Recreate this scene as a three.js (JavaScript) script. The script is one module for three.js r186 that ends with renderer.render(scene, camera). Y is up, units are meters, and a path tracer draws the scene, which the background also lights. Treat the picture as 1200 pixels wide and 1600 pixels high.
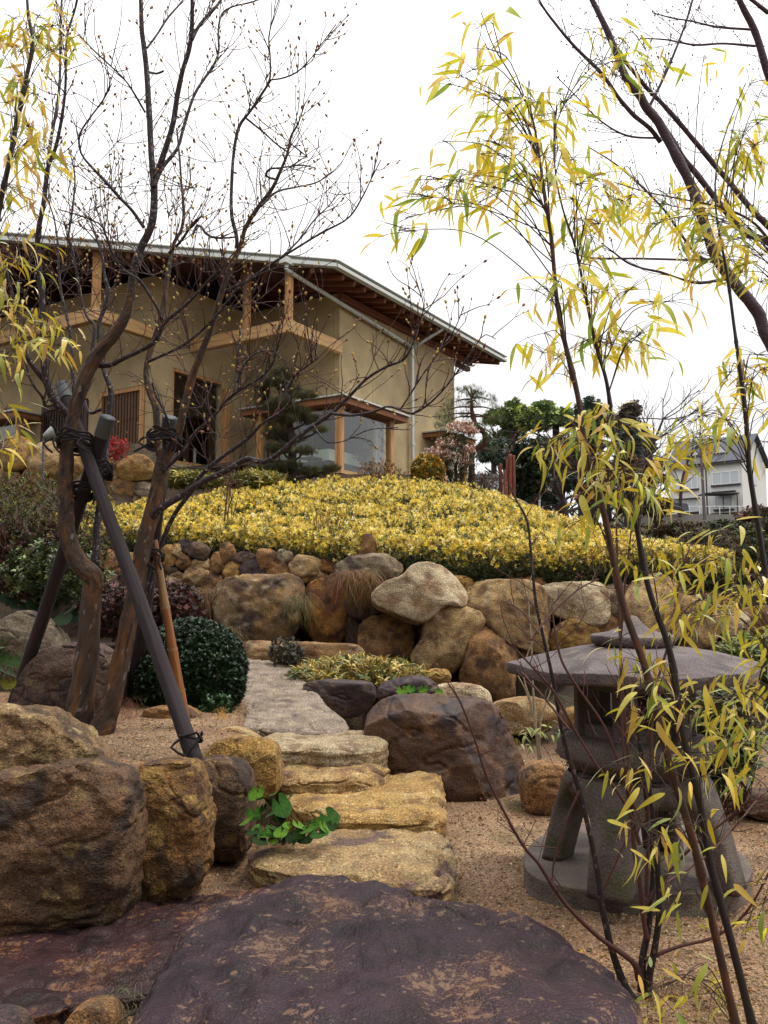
import * as THREE from 'three';
import { mergeGeometries, mergeVertices } from 'three/addons/utils/BufferGeometryUtils.js';
import { RoundedBoxGeometry } from 'three/addons/geometries/RoundedBoxGeometry.js';

// ---------- camera, sky, sun, exposure ----------
const EYE = 1.5, PITCH = Math.atan(115 / 1300), F = 1300;      // f in pixels of the 1200 x 1600 photograph
const scene = new THREE.Scene();
const camera = new THREE.PerspectiveCamera(2 * Math.atan(800 / F) * 180 / Math.PI, 0.75, 0.1, 900);
camera.position.set(0, EYE, 0);
camera.lookAt(0, EYE + Math.tan(PITCH), -1);

const SUN_DIR = new THREE.Vector3(0.42, 1.0, 0.02).normalize();
{ // bright overcast: the horizon a little darker than the zenith
  const w = 256, h = 128, d = new Float32Array(w * h * 4);
  for (let y = 0; y < h; y++) for (let x = 0; x < w; x++) {
    const el = (y / (h - 1) - 0.5) * Math.PI, s = Math.max(0, Math.sin(el));
    const L = 0.585 + 0.82 * Math.pow(s, 1.5), i = (y * w + x) * 4;
    d[i] = L * 1.0; d[i + 1] = L * 0.992; d[i + 2] = L * 0.995; d[i + 3] = 1;
  }
  const t = new THREE.DataTexture(d, w, h, THREE.RGBAFormat, THREE.FloatType);
  t.mapping = THREE.EquirectangularReflectionMapping; t.magFilter = THREE.LinearFilter; t.minFilter = THREE.LinearFilter; t.needsUpdate = true;
  scene.background = t; scene.environment = t;
}
const sun = new THREE.DirectionalLight(new THREE.Color(1, 0.92, 0.79), 1.5);
sun.position.copy(SUN_DIR).multiplyScalar(60); sun.castShadow = true; sun.shadow.radius = 24;
Object.assign(sun.shadow.camera, { left: -30, right: 30, top: 30, bottom: -30, near: 1, far: 160 });
sun.shadow.mapSize.set(2048, 2048);
scene.add(sun, sun.target);
const renderer = new THREE.WebGLRenderer({ antialias: true });
renderer.setSize(768, 1024);
renderer.toneMapping = THREE.LinearToneMapping; renderer.toneMappingExposure = 1.7;
renderer.shadowMap.enabled = true; renderer.shadowMap.type = THREE.PCFSoftShadowMap;

// ---------- helpers ----------
const V = (x, y, z) => new THREE.Vector3(x, y, z);
let seedState = 12345;
const seed = (s) => { seedState = (s * 2654435761) >>> 0; };
const rnd = () => { seedState = (seedState + 0x6d2b79f5) | 0; let t = Math.imul(seedState ^ (seedState >>> 15), 1 | seedState); t = (t + Math.imul(t ^ (t >>> 7), 61 | t)) ^ t; return ((t ^ (t >>> 14)) >>> 0) / 4294967296; };
const rr = (a, b) => a + (b - a) * rnd();
const pick = (a) => a[Math.floor(rnd() * a.length)];
const clamp = (x, a = 0, b = 1) => Math.min(b, Math.max(a, x));
const smooth = (a, b, x) => { const t = clamp((x - a) / (b - a)); return t * t * (3 - 2 * t); };
const lerp = (a, b, t) => a + (b - a) * t;
const cp = Math.cos(PITCH), sp = Math.sin(PITCH);
function ray(px, py) { const x = (px - 600) / F, y = (800 - py) / F; return V(x, y * cp + sp, -cp + y * sp); }
const at = (px, py, d) => { const r = ray(px, py); return r.multiplyScalar(d / -r.z).add(V(0, EYE, 0)); };      // a point d metres in front
const onY = (px, py, h) => { const r = ray(px, py); return r.multiplyScalar((h - EYE) / r.y).add(V(0, EYE, 0)); };  // a point at height h
const C = (hex) => new THREE.Color(hex);
function lut(x, ...k) { if (x <= k[0][0]) return k[0][1]; for (let i = 1; i < k.length; i++) if (x <= k[i][0]) { const t = (x - k[i - 1][0]) / (k[i][0] - k[i - 1][0]); return lerp(k[i - 1][1], k[i][1], t); } return k[k.length - 1][1]; }

// gradient noise
const PERM = new Uint8Array(512); { seed(7); const p = [...Array(256).keys()]; for (let i = 255; i > 0; i--) { const j = Math.floor(rnd() * (i + 1)); [p[i], p[j]] = [p[j], p[i]]; } for (let i = 0; i < 512; i++) PERM[i] = p[i & 255]; }
const grad = (h, x, y, z) => { h &= 15; const u = h < 8 ? x : y, v = h < 4 ? y : h === 12 || h === 14 ? x : z; return ((h & 1) ? -u : u) + ((h & 2) ? -v : v); };
function noise(x, y, z, P = 256) {
  let X = Math.floor(x), Y = Math.floor(y), Z = Math.floor(z); x -= X; y -= Y; z -= Z;
  const m = (a) => ((a % P) + P) % P & 255, X1 = m(X + 1), Y1 = m(Y + 1), Z1 = (Z + 1) & 255; X = m(X); Y = m(Y); Z &= 255;
  const u = x * x * x * (x * (x * 6 - 15) + 10), v = y * y * y * (y * (y * 6 - 15) + 10), w = z * z * z * (z * (z * 6 - 15) + 10), p = PERM;
  const g = (a, b, c, i, j, k) => grad(p[p[p[a] + b] + c], i, j, k);
  return lerp(lerp(lerp(g(X, Y, Z, x, y, z), g(X1, Y, Z, x - 1, y, z), u), lerp(g(X, Y1, Z, x, y - 1, z), g(X1, Y1, Z, x - 1, y - 1, z), u), v),
    lerp(lerp(g(X, Y, Z1, x, y, z - 1), g(X1, Y, Z1, x - 1, y, z - 1), u), lerp(g(X, Y1, Z1, x, y - 1, z - 1), g(X1, Y1, Z1, x - 1, y - 1, z - 1), u), v), w);
}
function fbm(x, y, z, o = 4, P = 256) { let s = 0, a = 0.5, f = 1; for (let i = 0; i < o; i++) { s += a * noise(x * f, y * f, z * f + i * 7.3, P * f); a *= 0.5; f *= 2; } return s; }

// textures: f(u, v in 0..1) -> [r, g, b] 0..1
function tex(n, f, srgb = true) {
  const d = new Uint8Array(n * n * 4);
  for (let y = 0; y < n; y++) for (let x = 0; x < n; x++) { const c = f(x / n, y / n), i = (y * n + x) * 4; d[i] = clamp(c[0]) * 255; d[i + 1] = clamp(c[1]) * 255; d[i + 2] = clamp(c[2]) * 255; d[i + 3] = 255; }
  const t = new THREE.DataTexture(d, n, n, THREE.RGBAFormat, THREE.UnsignedByteType);
  t.wrapS = t.wrapT = THREE.RepeatWrapping; t.magFilter = THREE.LinearFilter; t.minFilter = THREE.LinearMipmapLinearFilter; t.generateMipmaps = true;
  if (srgb) t.colorSpace = THREE.SRGBColorSpace; t.needsUpdate = true; return t;
}
const rep = (t, x, y = x) => { const c = t.clone(); c.repeat.set(x, y); c.needsUpdate = true; return c; };
// granite: crystals of feldspar, quartz and mica, about one uv metre per repeat
const speck = (u, v, n, s) => { const p = noise(u * n, v * n, s, n), q = noise(u * n * 2, v * n * 2, s + 3, n * 2); return p * 0.6 + q * 0.5; };
const graniteMap = tex(1024, (u, v) => {
  const a = speck(u, v, 64, 1), b = speck(u, v, 128, 9), c = fbm(u * 8, v * 8, 4, 3, 8);
  let k = 0.70 + 0.30 * a + 0.30 * b + 0.22 * c;
  if (b + a * 0.5 < -0.42) k *= 0.52;                              // mica flecks
  const w = a > 0.34 ? 0.16 : 0;                                   // feldspar
  return [k + w, k * 0.985 + w * 0.9, k * 0.955 + w * 0.72];
});
const graniteBump = tex(1024, (u, v) => { const k = 0.5 + 0.5 * fbm(u * 16, v * 16, 2, 4, 16) + 0.22 * speck(u, v, 96, 1); return [k, k, k]; }, false);
const roughBump = tex(512, (u, v) => { const k = 0.5 + 0.8 * fbm(u * 10, v * 10, 5, 5, 10); return [k, k, k]; }, false);

const std = (o) => new THREE.MeshStandardMaterial(o), phy = (o) => new THREE.MeshPhysicalMaterial(o);
const stoneMat = std({ vertexColors: true, map: graniteMap, bumpMap: graniteBump, bumpScale: 0.016, roughness: 0.86 });
const wetMat = phy({ vertexColors: true, map: graniteMap, bumpMap: graniteBump, bumpScale: 0.012, roughness: 0.5, specularIntensity: 0.8 });

// ---------- naming ----------
const used = new Map();
function numbered(n) { const k = used.get(n) || 0; used.set(n, k + 1); return k ? `${n}_${String(k).padStart(3, '0')}` : n; }
const shadowy = (o) => { o.castShadow = o.receiveShadow = true; return o; };
function tag(o, label, category, group, kind) { o.userData.label = label; if (category) o.userData.category = category; if (group) o.userData.group = group; if (kind) o.userData.kind = kind; return o; }
function thing(name, label, category, group, pos = V(0, 0, 0)) { const g = new THREE.Group(); g.name = numbered(name); g.position.copy(pos); scene.add(g); return tag(g, label, category, group); }
function part(name, geo, mat, parent, world = true) {              // geometry given in world space is moved under its thing
  if (world) { let p = V(0, 0, 0), o = parent; while (o && o !== scene) { p.add(o.position); o = o.parent; } if (p.lengthSq()) geo.translate(-p.x, -p.y, -p.z); }
  const m = shadowy(new THREE.Mesh(geo, mat)); m.name = name; parent.add(m); return m;
}
function single(name, geo, mat, label, category, group, pos) { if (pos) geo.translate(-pos.x, -pos.y, -pos.z); const m = shadowy(new THREE.Mesh(geo, mat)); m.name = numbered(name); if (pos) m.position.copy(pos); scene.add(m); return tag(m, label, category, group); }

// ---------- geometry builders ----------
function metricUV(g, s = 1, ox = 0, oy = 0) {                      // box-projected uv in metres; splits the vertices
  const n = g.index ? g.toNonIndexed() : g, p = n.attributes.position, uv = new Float32Array(p.count * 2);
  const a = V(), b = V(), c = V();
  for (let i = 0; i < p.count; i += 3) {
    a.fromBufferAttribute(p, i); b.fromBufferAttribute(p, i + 1); c.fromBufferAttribute(p, i + 2);
    const e = b.clone().sub(a).cross(c.clone().sub(a)), ax = Math.abs(e.x), ay = Math.abs(e.y), az = Math.abs(e.z);
    [a, b, c].forEach((q, k) => { let u, v; if (ay >= ax && ay >= az) { u = q.x; v = q.z; } else if (ax >= az) { u = q.z; v = q.y; } else { u = q.x; v = q.y; } uv[(i + k) * 2] = u * s + ox; uv[(i + k) * 2 + 1] = v * s + oy; });
  }
  n.setAttribute('uv', new THREE.BufferAttribute(uv, 2)); return n;
}
function stains(p, pal, k, off) {                                  // mineral colours of a stone: patches of a palette [main, second, stain, lichen]
  const a = fbm(p.x * k + off, p.y * k * 1.3, p.z * k, 4), b = fbm(p.x * k * 1.9 + 31, p.y * k * 1.7 + off, p.z * k * 1.9, 4), c = fbm(p.x * k * 3.1, p.y * k * 3.1 + 11, p.z * k * 3.1 + off, 4);
  const r = pal[0].clone(); r.lerp(pal[1], smooth(-0.12, 0.28, a)); r.lerp(pal[2], smooth(0.06, 0.26, b) * 0.85); if (pal[3]) r.lerp(pal[3], smooth(0.12, 0.22, c) * 0.75); return r;
}
// a stone from an outline: a sphere of directions is carried onto a block with that outline; facets are split off and the skin is weathered
const SPHERES = new Map();
function sphere(det) { if (!SPHERES.has(det)) { const g = new THREE.IcosahedronGeometry(1, det); g.deleteAttribute('uv'); g.deleteAttribute('normal'); SPHERES.set(det, mergeVertices(g, 1e-4)); } return SPHERES.get(det); }
function stone(out, nrm, tf, tb, o = {}) {
  const { det = 12, round = 0.5, amp = 0.02, freq = 3, facets = 4, sd = 1, cut = 0.86, pal, pk = 2.2, face = 0.6, crease = 0, taper = 0, strata = 0, planes = [] } = o;
  seed(sd * 131 + 17);
  const n = nrm.clone().normalize(), cen = V(); out.forEach((p) => cen.add(p)); cen.multiplyScalar(1 / out.length);
  const ring = new THREE.CatmullRomCurve3(out, true, 'centripetal').getSpacedPoints(240);
  let far = ring[0]; for (const p of ring) if (p.distanceTo(cen) > far.distanceTo(cen)) far = p;
  const side = far.clone().sub(cen); side.addScaledVector(n, -side.dot(n)).normalize(); const up = n.clone().cross(side).normalize();
  let e1 = 0, e2 = 0; for (const p of ring) { const q = p.clone().sub(cen); e1 = Math.max(e1, Math.abs(q.dot(side))); e2 = Math.max(e2, Math.abs(q.dot(up))); }
  const NB = 360, rad = new Float32Array(NB), rn = new Float32Array(NB), tilt = [];
  for (const p of ring) { const q = p.clone().sub(cen), x = q.dot(side) / e1, y = q.dot(up) / e2, b = ((Math.round(Math.atan2(y, x) / 6.28319 * NB) % NB) + NB) % NB; rad[b] += Math.hypot(x, y); rn[b]++; tilt.push([x, y, q.dot(n)]); }
  for (let b = 0; b < NB; b++) if (rn[b]) rad[b] /= rn[b];
  for (let b = 0; b < NB; b++) if (!rn[b]) { let i = 1, j = 1; while (!rn[(b - i + NB) % NB]) i++; while (!rn[(b + j) % NB]) j++; rad[b] = lerp(rad[(b - i + NB) % NB], rad[(b + j) % NB], i / (i + j)); }
  const sxx = tilt.reduce((a, t) => a + t[0] * t[0], 1e-6), syy = tilt.reduce((a, t) => a + t[1] * t[1], 1e-6), tx = tilt.reduce((a, t) => a + t[0] * t[2], 0) / sxx, ty = tilt.reduce((a, t) => a + t[1] * t[2], 0) / syy;  // the outline's own lean
  const src = sphere(det), sp3 = src.attributes.position, cnt = sp3.count, pos = new Array(cnt), A = 2 / round, B = 2 / face;
  for (let i = 0; i < cnt; i++) {
    const dx = sp3.getX(i), dy = sp3.getY(i), dz = sp3.getZ(i), c = Math.hypot(dx, dy), az = Math.abs(dz);
    let lo = 0.5, hi = 2; for (let k = 0; k < 22; k++) { const m = (lo + hi) / 2; (Math.pow(m * c, A) + Math.pow(m * az, B) > 1) ? hi = m : lo = m; }
    const f = ((Math.atan2(dy, dx) / 6.28319 * NB) % NB + NB) % NB, b0 = Math.floor(f) % NB, R = lerp(rad[b0], rad[(b0 + 1) % NB], f - Math.floor(f)), z = Math.sign(dz) * lo * az, r = lo * c * R * (1 - taper * Math.max(0, z)), u = c > 1e-6 ? dx / c * r : 0, v = c > 1e-6 ? dy / c * r : 0;
    pos[i] = cen.clone().addScaledVector(side, u * e1).addScaledVector(up, v * e2).addScaledVector(n, z * (z > 0 ? tf : tb) + u * tx + v * ty);
  }
  for (let f = 0; f < facets; f++) {
    const a = rr(0, 6.28), t = rr(0.15, 1.2), k = n.clone().multiplyScalar(Math.cos(t)).addScaledVector(side, Math.cos(a) * Math.sin(t)).addScaledVector(up, Math.sin(a) * Math.sin(t)).normalize();
    let mx = -1e9; for (const q of pos) mx = Math.max(mx, (q.x - cen.x) * k.x + (q.y - cen.y) * k.y + (q.z - cen.z) * k.z); mx *= t > 0.9 ? rr(0.93, 0.99) : rr(cut, 0.97);
    for (const q of pos) { const e = (q.x - cen.x) * k.x + (q.y - cen.y) * k.y + (q.z - cen.z) * k.z - mx; if (e > 0) q.addScaledVector(k, -e * 0.92); }
  }
  for (const [x, y, z, c] of planes) { const k = V(x, y, z).normalize(); let mx = -1e9; for (const q of pos) mx = Math.max(mx, (q.x - cen.x) * k.x + (q.y - cen.y) * k.y + (q.z - cen.z) * k.z); mx *= c; for (const q of pos) { const e = (q.x - cen.x) * k.x + (q.y - cen.y) * k.y + (q.z - cen.z) * k.z - mx; if (e > 0) q.addScaledVector(k, -e * 0.97); } }
  const g = new THREE.BufferGeometry(), put = () => { const a = new Float32Array(cnt * 3); pos.forEach((q, i) => q.toArray(a, i * 3)); g.setAttribute('position', new THREE.BufferAttribute(a, 3)); };
  put(); let idx = Array.from(src.index.array); g.setIndex(idx); g.computeVertexNormals();
  const N = g.attributes.normal; let flip = 0; const e = V(), q2 = V();
  for (let i = 0; i < cnt; i += 5) flip += e.fromBufferAttribute(N, i).dot(q2.copy(pos[i]).sub(cen)) < 0 ? 1 : -1;
  const sg = flip > 0 ? -1 : 1, off = sd * 3.7;
  pos.forEach((q, i) => {
    let d = amp * (1.0 * fbm(q.x * freq + off, q.y * freq, q.z * freq, 3) + 0.8 * fbm(q.x * freq * 4 + off, q.y * freq * 4, q.z * freq * 4, 4));
    d -= amp * 1.1 * Math.abs(fbm(q.x * freq * 2.1 + off, q.y * freq * 2.6, q.z * freq * 2.1 + 5, 4));
    if (strata) d += strata * (fbm(q.x * 1.3 + off, q.y * 26, q.z * 1.3 + q.x * 2, 3) + 0.5 * fbm(q.x * 3 + off, q.z * 24, q.y * 3, 3));
    if (crease) { const c = Math.abs(fbm(q.x * freq * 0.55 + off, q.y * freq * 1.3, q.z * freq * 0.55 + 9, 4)); d -= crease * Math.pow(1 - smooth(0, 0.035, c), 2); }
    q.addScaledVector(e.fromBufferAttribute(N, i).multiplyScalar(sg), d);
  });
  put(); if (flip > 0) { for (let i = 0; i < idx.length; i += 3) [idx[i], idx[i + 1]] = [idx[i + 1], idx[i]]; g.setIndex(idx); }
  g.computeVertexNormals();
  if (pal) { const col = new Float32Array(cnt * 3); pos.forEach((q, i) => stains(q, pal, pk, off).toArray(col, i * 3)); g.setAttribute('color', new THREE.BufferAttribute(col, 3)); }
  return metricUV(g, 1, off * 0.37 % 1, off * 0.61 % 1);
}
// a tapered, knobbly limb through points with radii
function limb(pts, rad, o = {}) {
  const { seg = 8, step = 0.05, knob = 0, sd = 0, cap = true, uvs = 1 } = o;
  const cur = new THREE.CatmullRomCurve3(pts, false, 'centripetal'), len = cur.getLength(), n = Math.max(2, Math.min(260, Math.ceil(len / step)));
  const pos = [], nor = [], uv = [], idx = []; let side = null;
  for (let i = 0; i <= n; i++) {
    const t = i / n, q = cur.getPoint(t), tan = cur.getTangent(t), rf = t * (rad.length - 1), r0 = Math.floor(Math.min(rf, rad.length - 2)), R = rad.length < 2 ? rad[0] : lerp(rad[r0], rad[r0 + 1], rf - r0);
    if (!side) side = Math.abs(tan.y) < 0.9 ? V(0, 1, 0) : V(1, 0, 0);
    side.addScaledVector(tan, -side.dot(tan)).normalize(); const bi = tan.clone().cross(side);
    for (let j = 0; j <= seg; j++) {
      const a = (j % seg) / seg * Math.PI * 2, e = side.clone().multiplyScalar(Math.cos(a)).addScaledVector(bi, Math.sin(a));
      const k = knob ? 1 + knob * 2 * fbm(q.x * 9 + e.x * 1.3 + sd, q.y * 9 + e.y * 1.3, q.z * 9 + e.z * 1.3, 3) : 1;
      pos.push(q.x + e.x * R * k, q.y + e.y * R * k, q.z + e.z * R * k); nor.push(e.x, e.y, e.z); uv.push(j / seg * R * 6.28 * uvs + sd, t * len * uvs);
    }
  }
  const w = seg + 1;
  for (let i = 0; i < n; i++) for (let j = 0; j < seg; j++) { const a = i * w + j; idx.push(a, a + 1, a + w, a + 1, a + w + 1, a + w); }
  if (cap) for (const e of [0, n]) { const b = pos.length / 3, q = cur.getPoint(e / n), tn = cur.getTangent(e / n).multiplyScalar(e ? 1 : -1); pos.push(q.x, q.y, q.z); nor.push(tn.x, tn.y, tn.z); uv.push(0, 0); for (let j = 0; j < seg; j++) { const a = e * w + j; e ? idx.push(a, a + 1, b) : idx.push(a + 1, a, b); } }
  const g = new THREE.BufferGeometry(); g.setAttribute('position', new THREE.Float32BufferAttribute(pos, 3)); g.setAttribute('normal', new THREE.Float32BufferAttribute(nor, 3)); g.setAttribute('uv', new THREE.Float32BufferAttribute(uv, 2)); g.setIndex(idx);
  if (knob) g.computeVertexNormals();
  return g;
}
function merge(a) { return mergeGeometries(a.map((g) => (g.index ? g.toNonIndexed() : g))); }
function box(w, h, d, x, y, z, r = 0.006) { const g = new RoundedBoxGeometry(w, h, d, 1, Math.min(r, w / 3, h / 3, d / 3)); g.translate(x, y, z); return g; }
function slab(x0, x1, y0, y1, z0, z1, r) { return box(x1 - x0, y1 - y0, z1 - z0, (x0 + x1) / 2, (y0 + y1) / 2, (z0 + z1) / 2, r); }
// one leaf along +z from its stalk, bent by droop, folded along the midrib
function leafGeo(L, W, droop = 0.3, fold = 0.15, seg = 5, shape = 0.4) {
  const pos = [], uv = [], idx = [];
  for (let i = 0; i <= seg; i++) {
    const t = i / seg, w = W / 2 * Math.pow(Math.sin(Math.PI * Math.pow(Math.min(t * 0.97 + 0.02, 1), shape * 1.6 + 0.15)), 0.85), y = -droop * L * t * t, z = L * t * (1 - 0.25 * droop * t);
    pos.push(-w, y + w * fold, z, 0, y, z, w, y + w * fold, z); uv.push(0, t, 0.5, t, 1, t);
    if (i) { const a = (i - 1) * 3, b = i * 3; idx.push(a, a + 1, b, a + 1, b + 1, b, a + 1, a + 2, b + 1, a + 2, b + 2, b + 1); }
  }
  const g = new THREE.BufferGeometry(); g.setAttribute('position', new THREE.Float32BufferAttribute(pos, 3)); g.setAttribute('uv', new THREE.Float32BufferAttribute(uv, 2)); g.setIndex(idx); g.computeVertexNormals(); return g;
}
function sprig(n, L, W, up = 0.6, droop = 0.25, seg = 2) {         // leaves set round a shoot
  const a = []; for (let i = 0; i < n; i++) { const g = leafGeo(L * rr(0.75, 1.1), W * rr(0.85, 1.1), droop, 0.2, seg); g.rotateX(-rr(up * 0.4, up * 1.5)); g.rotateY(i * 2.4 + rr(-0.3, 0.3)); g.translate(0, (i / n - 0.5) * L * 0.6, 0); a.push(g); } return merge(a);
}
const leafMat = (hex, o = {}) => phy({ color: hex, roughness: 0.62, transmission: 0.28, thickness: 0, side: THREE.DoubleSide, ...o });
const M4 = new THREE.Matrix4(), Q4 = new THREE.Quaternion(), E4 = new THREE.Euler();
function copies(name, geo, mat, list, parent, kind = 'stuff') {    // list of [position, euler | quaternion, scale, colour]
  const base = V(); let o = parent; while (o && o !== scene) { base.add(o.position); o = o.parent; }
  const m = shadowy(new THREE.InstancedMesh(geo, mat, list.length)); m.name = name;
  list.forEach(([p, r, s, c], i) => { const q = r.isQuaternion ? r : Q4.setFromEuler(E4.set(r[0], r[1], r[2])); M4.compose(p.clone().sub(base), q, typeof s === 'number' ? V(s, s, s) : s); m.setMatrixAt(i, M4); if (c) m.setColorAt(i, c); });
  if (parent) parent.add(m); else scene.add(m); if (kind) m.userData.kind = kind; return m;
}
const vary = (c, dl = 0.2, dh = 0.02) => { const h = {}; c.getHSL(h); return new THREE.Color().setHSL((h.h + rr(-dh, dh) + 1) % 1, clamp(h.s * rr(0.85, 1.15)), clamp(h.l * rr(1 - dl, 1 + dl))); };

// ---------- the ground ----------
const wallD = (x) => lut(x, [-5.2, 11.8], [-3, 11.5], [-1.5, 11.1], [0, 10.6], [1.2, 10.35], [3, 10.4], [5, 10.8], [8, 11.6], [12, 13]);
function lowGround(x, d) {
  let h = 0.42 * smooth(7.2, 9.4, d) * smooth(1.8, 2.6, x) + 0.08 * smooth(7.4, 8.4, d);
  h = Math.max(h, 0.62 * smooth(7.9, 8.6, d) * (1 - smooth(0.3, 0.6, x)));
  h -= 0.25 * smooth(6.3, 6.8, d) * (1 - smooth(7.7, 8.1, d)) * smooth(-0.9, -0.5, x) * (1 - smooth(0.7, 1.1, x));
  const xb = lut(d, [3.9, -1.55], [4.3, -1.22], [5.0, -0.98], [5.6, -0.85], [6.4, -1.0], [9, -1.1]);
  const bed = (0.5 + 0.05 * smooth(5, 7, d) * smooth(-1.0, -1.5, x) + 0.2 * smooth(6.5, 10, d) * smooth(-1.9, -2.5, x)) * smooth(4.15, 4.35, d);
  h = lerp(h, bed, 1 - smooth(xb - 0.08, xb + 0.08, x));
  h += 0.25 * smooth(-5, -9, x);
  return h;
}
function farGround(d) { return lut(d, [9, 1.0], [20, 1.6], [32, 3.0], [55, 5.0], [84, 7.7], [97, 8.4], [130, 12.5], [180, 16], [420, 18]); }
const hedgeRight = (d) => lut(d, [10, 4.3], [11.5, 4.75], [13, 5.0], [14.5, 5.0], [16, 4.5], [17.2, 3.3], [18, 2.7]);
function upGround(x, d) {
  const a = lut(d, [10.3, 1.5], [12, 1.95], [14, 2.55], [16, 3.0], [17.4, 3.35], [18.6, 4.0], [20, 4.16], [60, 4.4]);
  const left = lut(d, [10.5, 1.5], [13.5, 2.6], [14.9, 3.1], [15.3, 4.1], [60, 4.4]);
  let h = lerp(left, a, smooth(-4.75, -4.2, x));
  h = Math.min(h, 1.5) + Math.max(0, h - 1.5) * lut(x, [0.6, 1], [2.1, 0.86], [2.7, 0.74], [3.7, 0.46], [4.6, 0.2], [5.4, 0.03]);
  const xr = hedgeRight(Math.min(d, 18)) + Math.max(0, d - 18) * 0.42;
  return lerp(h, Math.max(farGround(d), 1.0), smooth(xr - 0.2, xr + 1.5, x));
}
function groundH(x, d) {
  const w = wallD(x), t = x < -5.0 ? smooth(8.5, 12.5, d) : smooth(w + 0.05, w + 0.4, d);
  const low = lowGround(x, d), up = upGround(x, Math.max(d, 10.3));
  let h = lerp(low, up, t);
  h += 0.03 * fbm(x * 0.9, d * 0.9, 3, 3) * (d < 40 ? 1 : 4);
  return h;
}
const gAt = (x, d) => V(x, groundH(x, d), -d);
{
  const xs = [], ds = [];
  for (let x = -9; x <= 9.01; x += 0.12) xs.push(x); for (let s = 0.15, x = 9; x < 320; s *= 1.16) { x += s; xs.push(x); xs.unshift(-x); }
  for (let d = 0; d <= 21; d += 0.11) ds.push(d); for (let s = 0.15, d = 21; d < 420; s *= 1.14) { d += s; ds.push(d); } for (let s = 0.3, d = 0; d > -30; s *= 1.4) { d -= s; ds.unshift(d); }
  const pos = [], uv = [], col = [], idx = [], c = new THREE.Color();
  const gravelC = [C('#ba9c80'), C('#967052'), C('#ac8c70'), C('#6a4e3a')], soil = C('#4a3826'), moss = C('#5d6130'), field = C('#4c4a2c');
  ds.forEach((d, j) => xs.forEach((x, i) => {
    const h = groundH(x, d); pos.push(x, h, -d); uv.push(x, d);
    const n = fbm(x * 0.8, d * 0.8, 1, 4), n2 = fbm(x * 2.3, d * 2.3, 5, 4), n3 = fbm(x * 5, d * 5, 9, 3);
    c.copy(gravelC[0]).lerp(gravelC[1], smooth(-0.15, 0.3, n)).lerp(gravelC[2], smooth(0, 0.3, n2)).lerp(gravelC[3], smooth(0.1, 0.3, n3) * 0.6);
    c.lerp(moss, smooth(0.14, 0.28, fbm(x * 1.7 + 9, d * 1.7, 2, 4)) * 0.5);
    c.lerp(soil, smooth(7.0, 8.5, d)); c.lerp(field, smooth(19, 26, d)); col.push(c.r, c.g, c.b);
  }));
  const w = xs.length; for (let j = 0; j < ds.length - 1; j++) for (let i = 0; i < w - 1; i++) { const a = j * w + i; idx.push(a, a + 1, a + w, a + 1, a + w + 1, a + w); }
  const g = new THREE.BufferGeometry(); g.setAttribute('position', new THREE.Float32BufferAttribute(pos, 3)); g.setAttribute('uv', new THREE.Float32BufferAttribute(uv, 2)); g.setAttribute('color', new THREE.Float32BufferAttribute(col, 3)); g.setIndex(idx); g.computeVertexNormals();
  const gm = tex(1024, (u, v) => { const a = speck(u, v, 48, 2), b = speck(u, v, 110, 5), c2 = fbm(u * 6, v * 6, 1, 3, 6); const k = 0.72 + 0.34 * a + 0.34 * b + 0.25 * c2, w2 = b > 0.35 ? 0.14 : 0; return [k + w2, k * 0.97 + w2, k * 0.92 + w2]; });
  const gb = tex(1024, (u, v) => { const k = 0.5 + 0.35 * speck(u, v, 64, 2) + 0.25 * speck(u, v, 120, 6); return [k, k, k]; }, false);
  const m = shadowy(new THREE.Mesh(g, std({ vertexColors: true, map: rep(gm, 0.9), bumpMap: rep(gb, 0.9), bumpScale: 0.018, roughness: 0.95 }))); m.name = 'ground'; m.userData.kind = 'structure'; m.userData.label = 'tan gravel and soil rising in terraces to the hill'; scene.add(m);
  // loose gravel on the courtyard and under the tree
  seed(5); const peb = [], pc = ['#a08a68', '#8d6f4a', '#735834', '#b8a685', '#5b4838', '#825a32', '#947e5c', '#6b4a30'].map(C);
  for (let i = 0; i < 60000; i++) {
    const d = 2.3 + 5.2 * Math.pow(rnd(), 1.5), x = rr(-0.75, 0.75) * d * 0.75, s = rr(0.002, 0.006) * (rnd() < 0.04 ? 1.9 : 1); if (x < -0.2 && d < 3.6 && d > 7) continue;
    peb.push([V(x, groundH(x, d) + s * 0.25, -d), [rr(0, 6), rr(0, 6), 0], V(s, s * 0.7, s * rr(0.7, 1.2)), vary(pick(pc), 0.2)]);
  }
  const gravel = copies('gravel', new THREE.IcosahedronGeometry(1, 0), std({ roughness: 0.9 }), peb, null); gravel.userData.label = 'loose tan gravel over the courtyard and the tree bed';
  const lit = []; for (let i = 0; i < 2200; i++) { const d = rr(2.6, 7), x = rr(-0.5, 0.72) * d * 0.75; lit.push([V(x, groundH(x, d) + 0.008, -d), [rr(-0.4, 0.4), rr(0, 6), rr(-0.4, 0.4)], rr(0.4, 1.1), vary(pick([C('#5a3a1e'), C('#7a5428'), C('#3c281a'), C('#8d6a34')]), 0.2)]); }
  const litter = copies('leaf_litter', leafGeo(0.045, 0.012, 0.3, 0.2, 3), std({ roughness: 0.9, side: THREE.DoubleSide }), lit, null); litter.userData.label = 'dead brown leaves scattered on the gravel';
}

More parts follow.
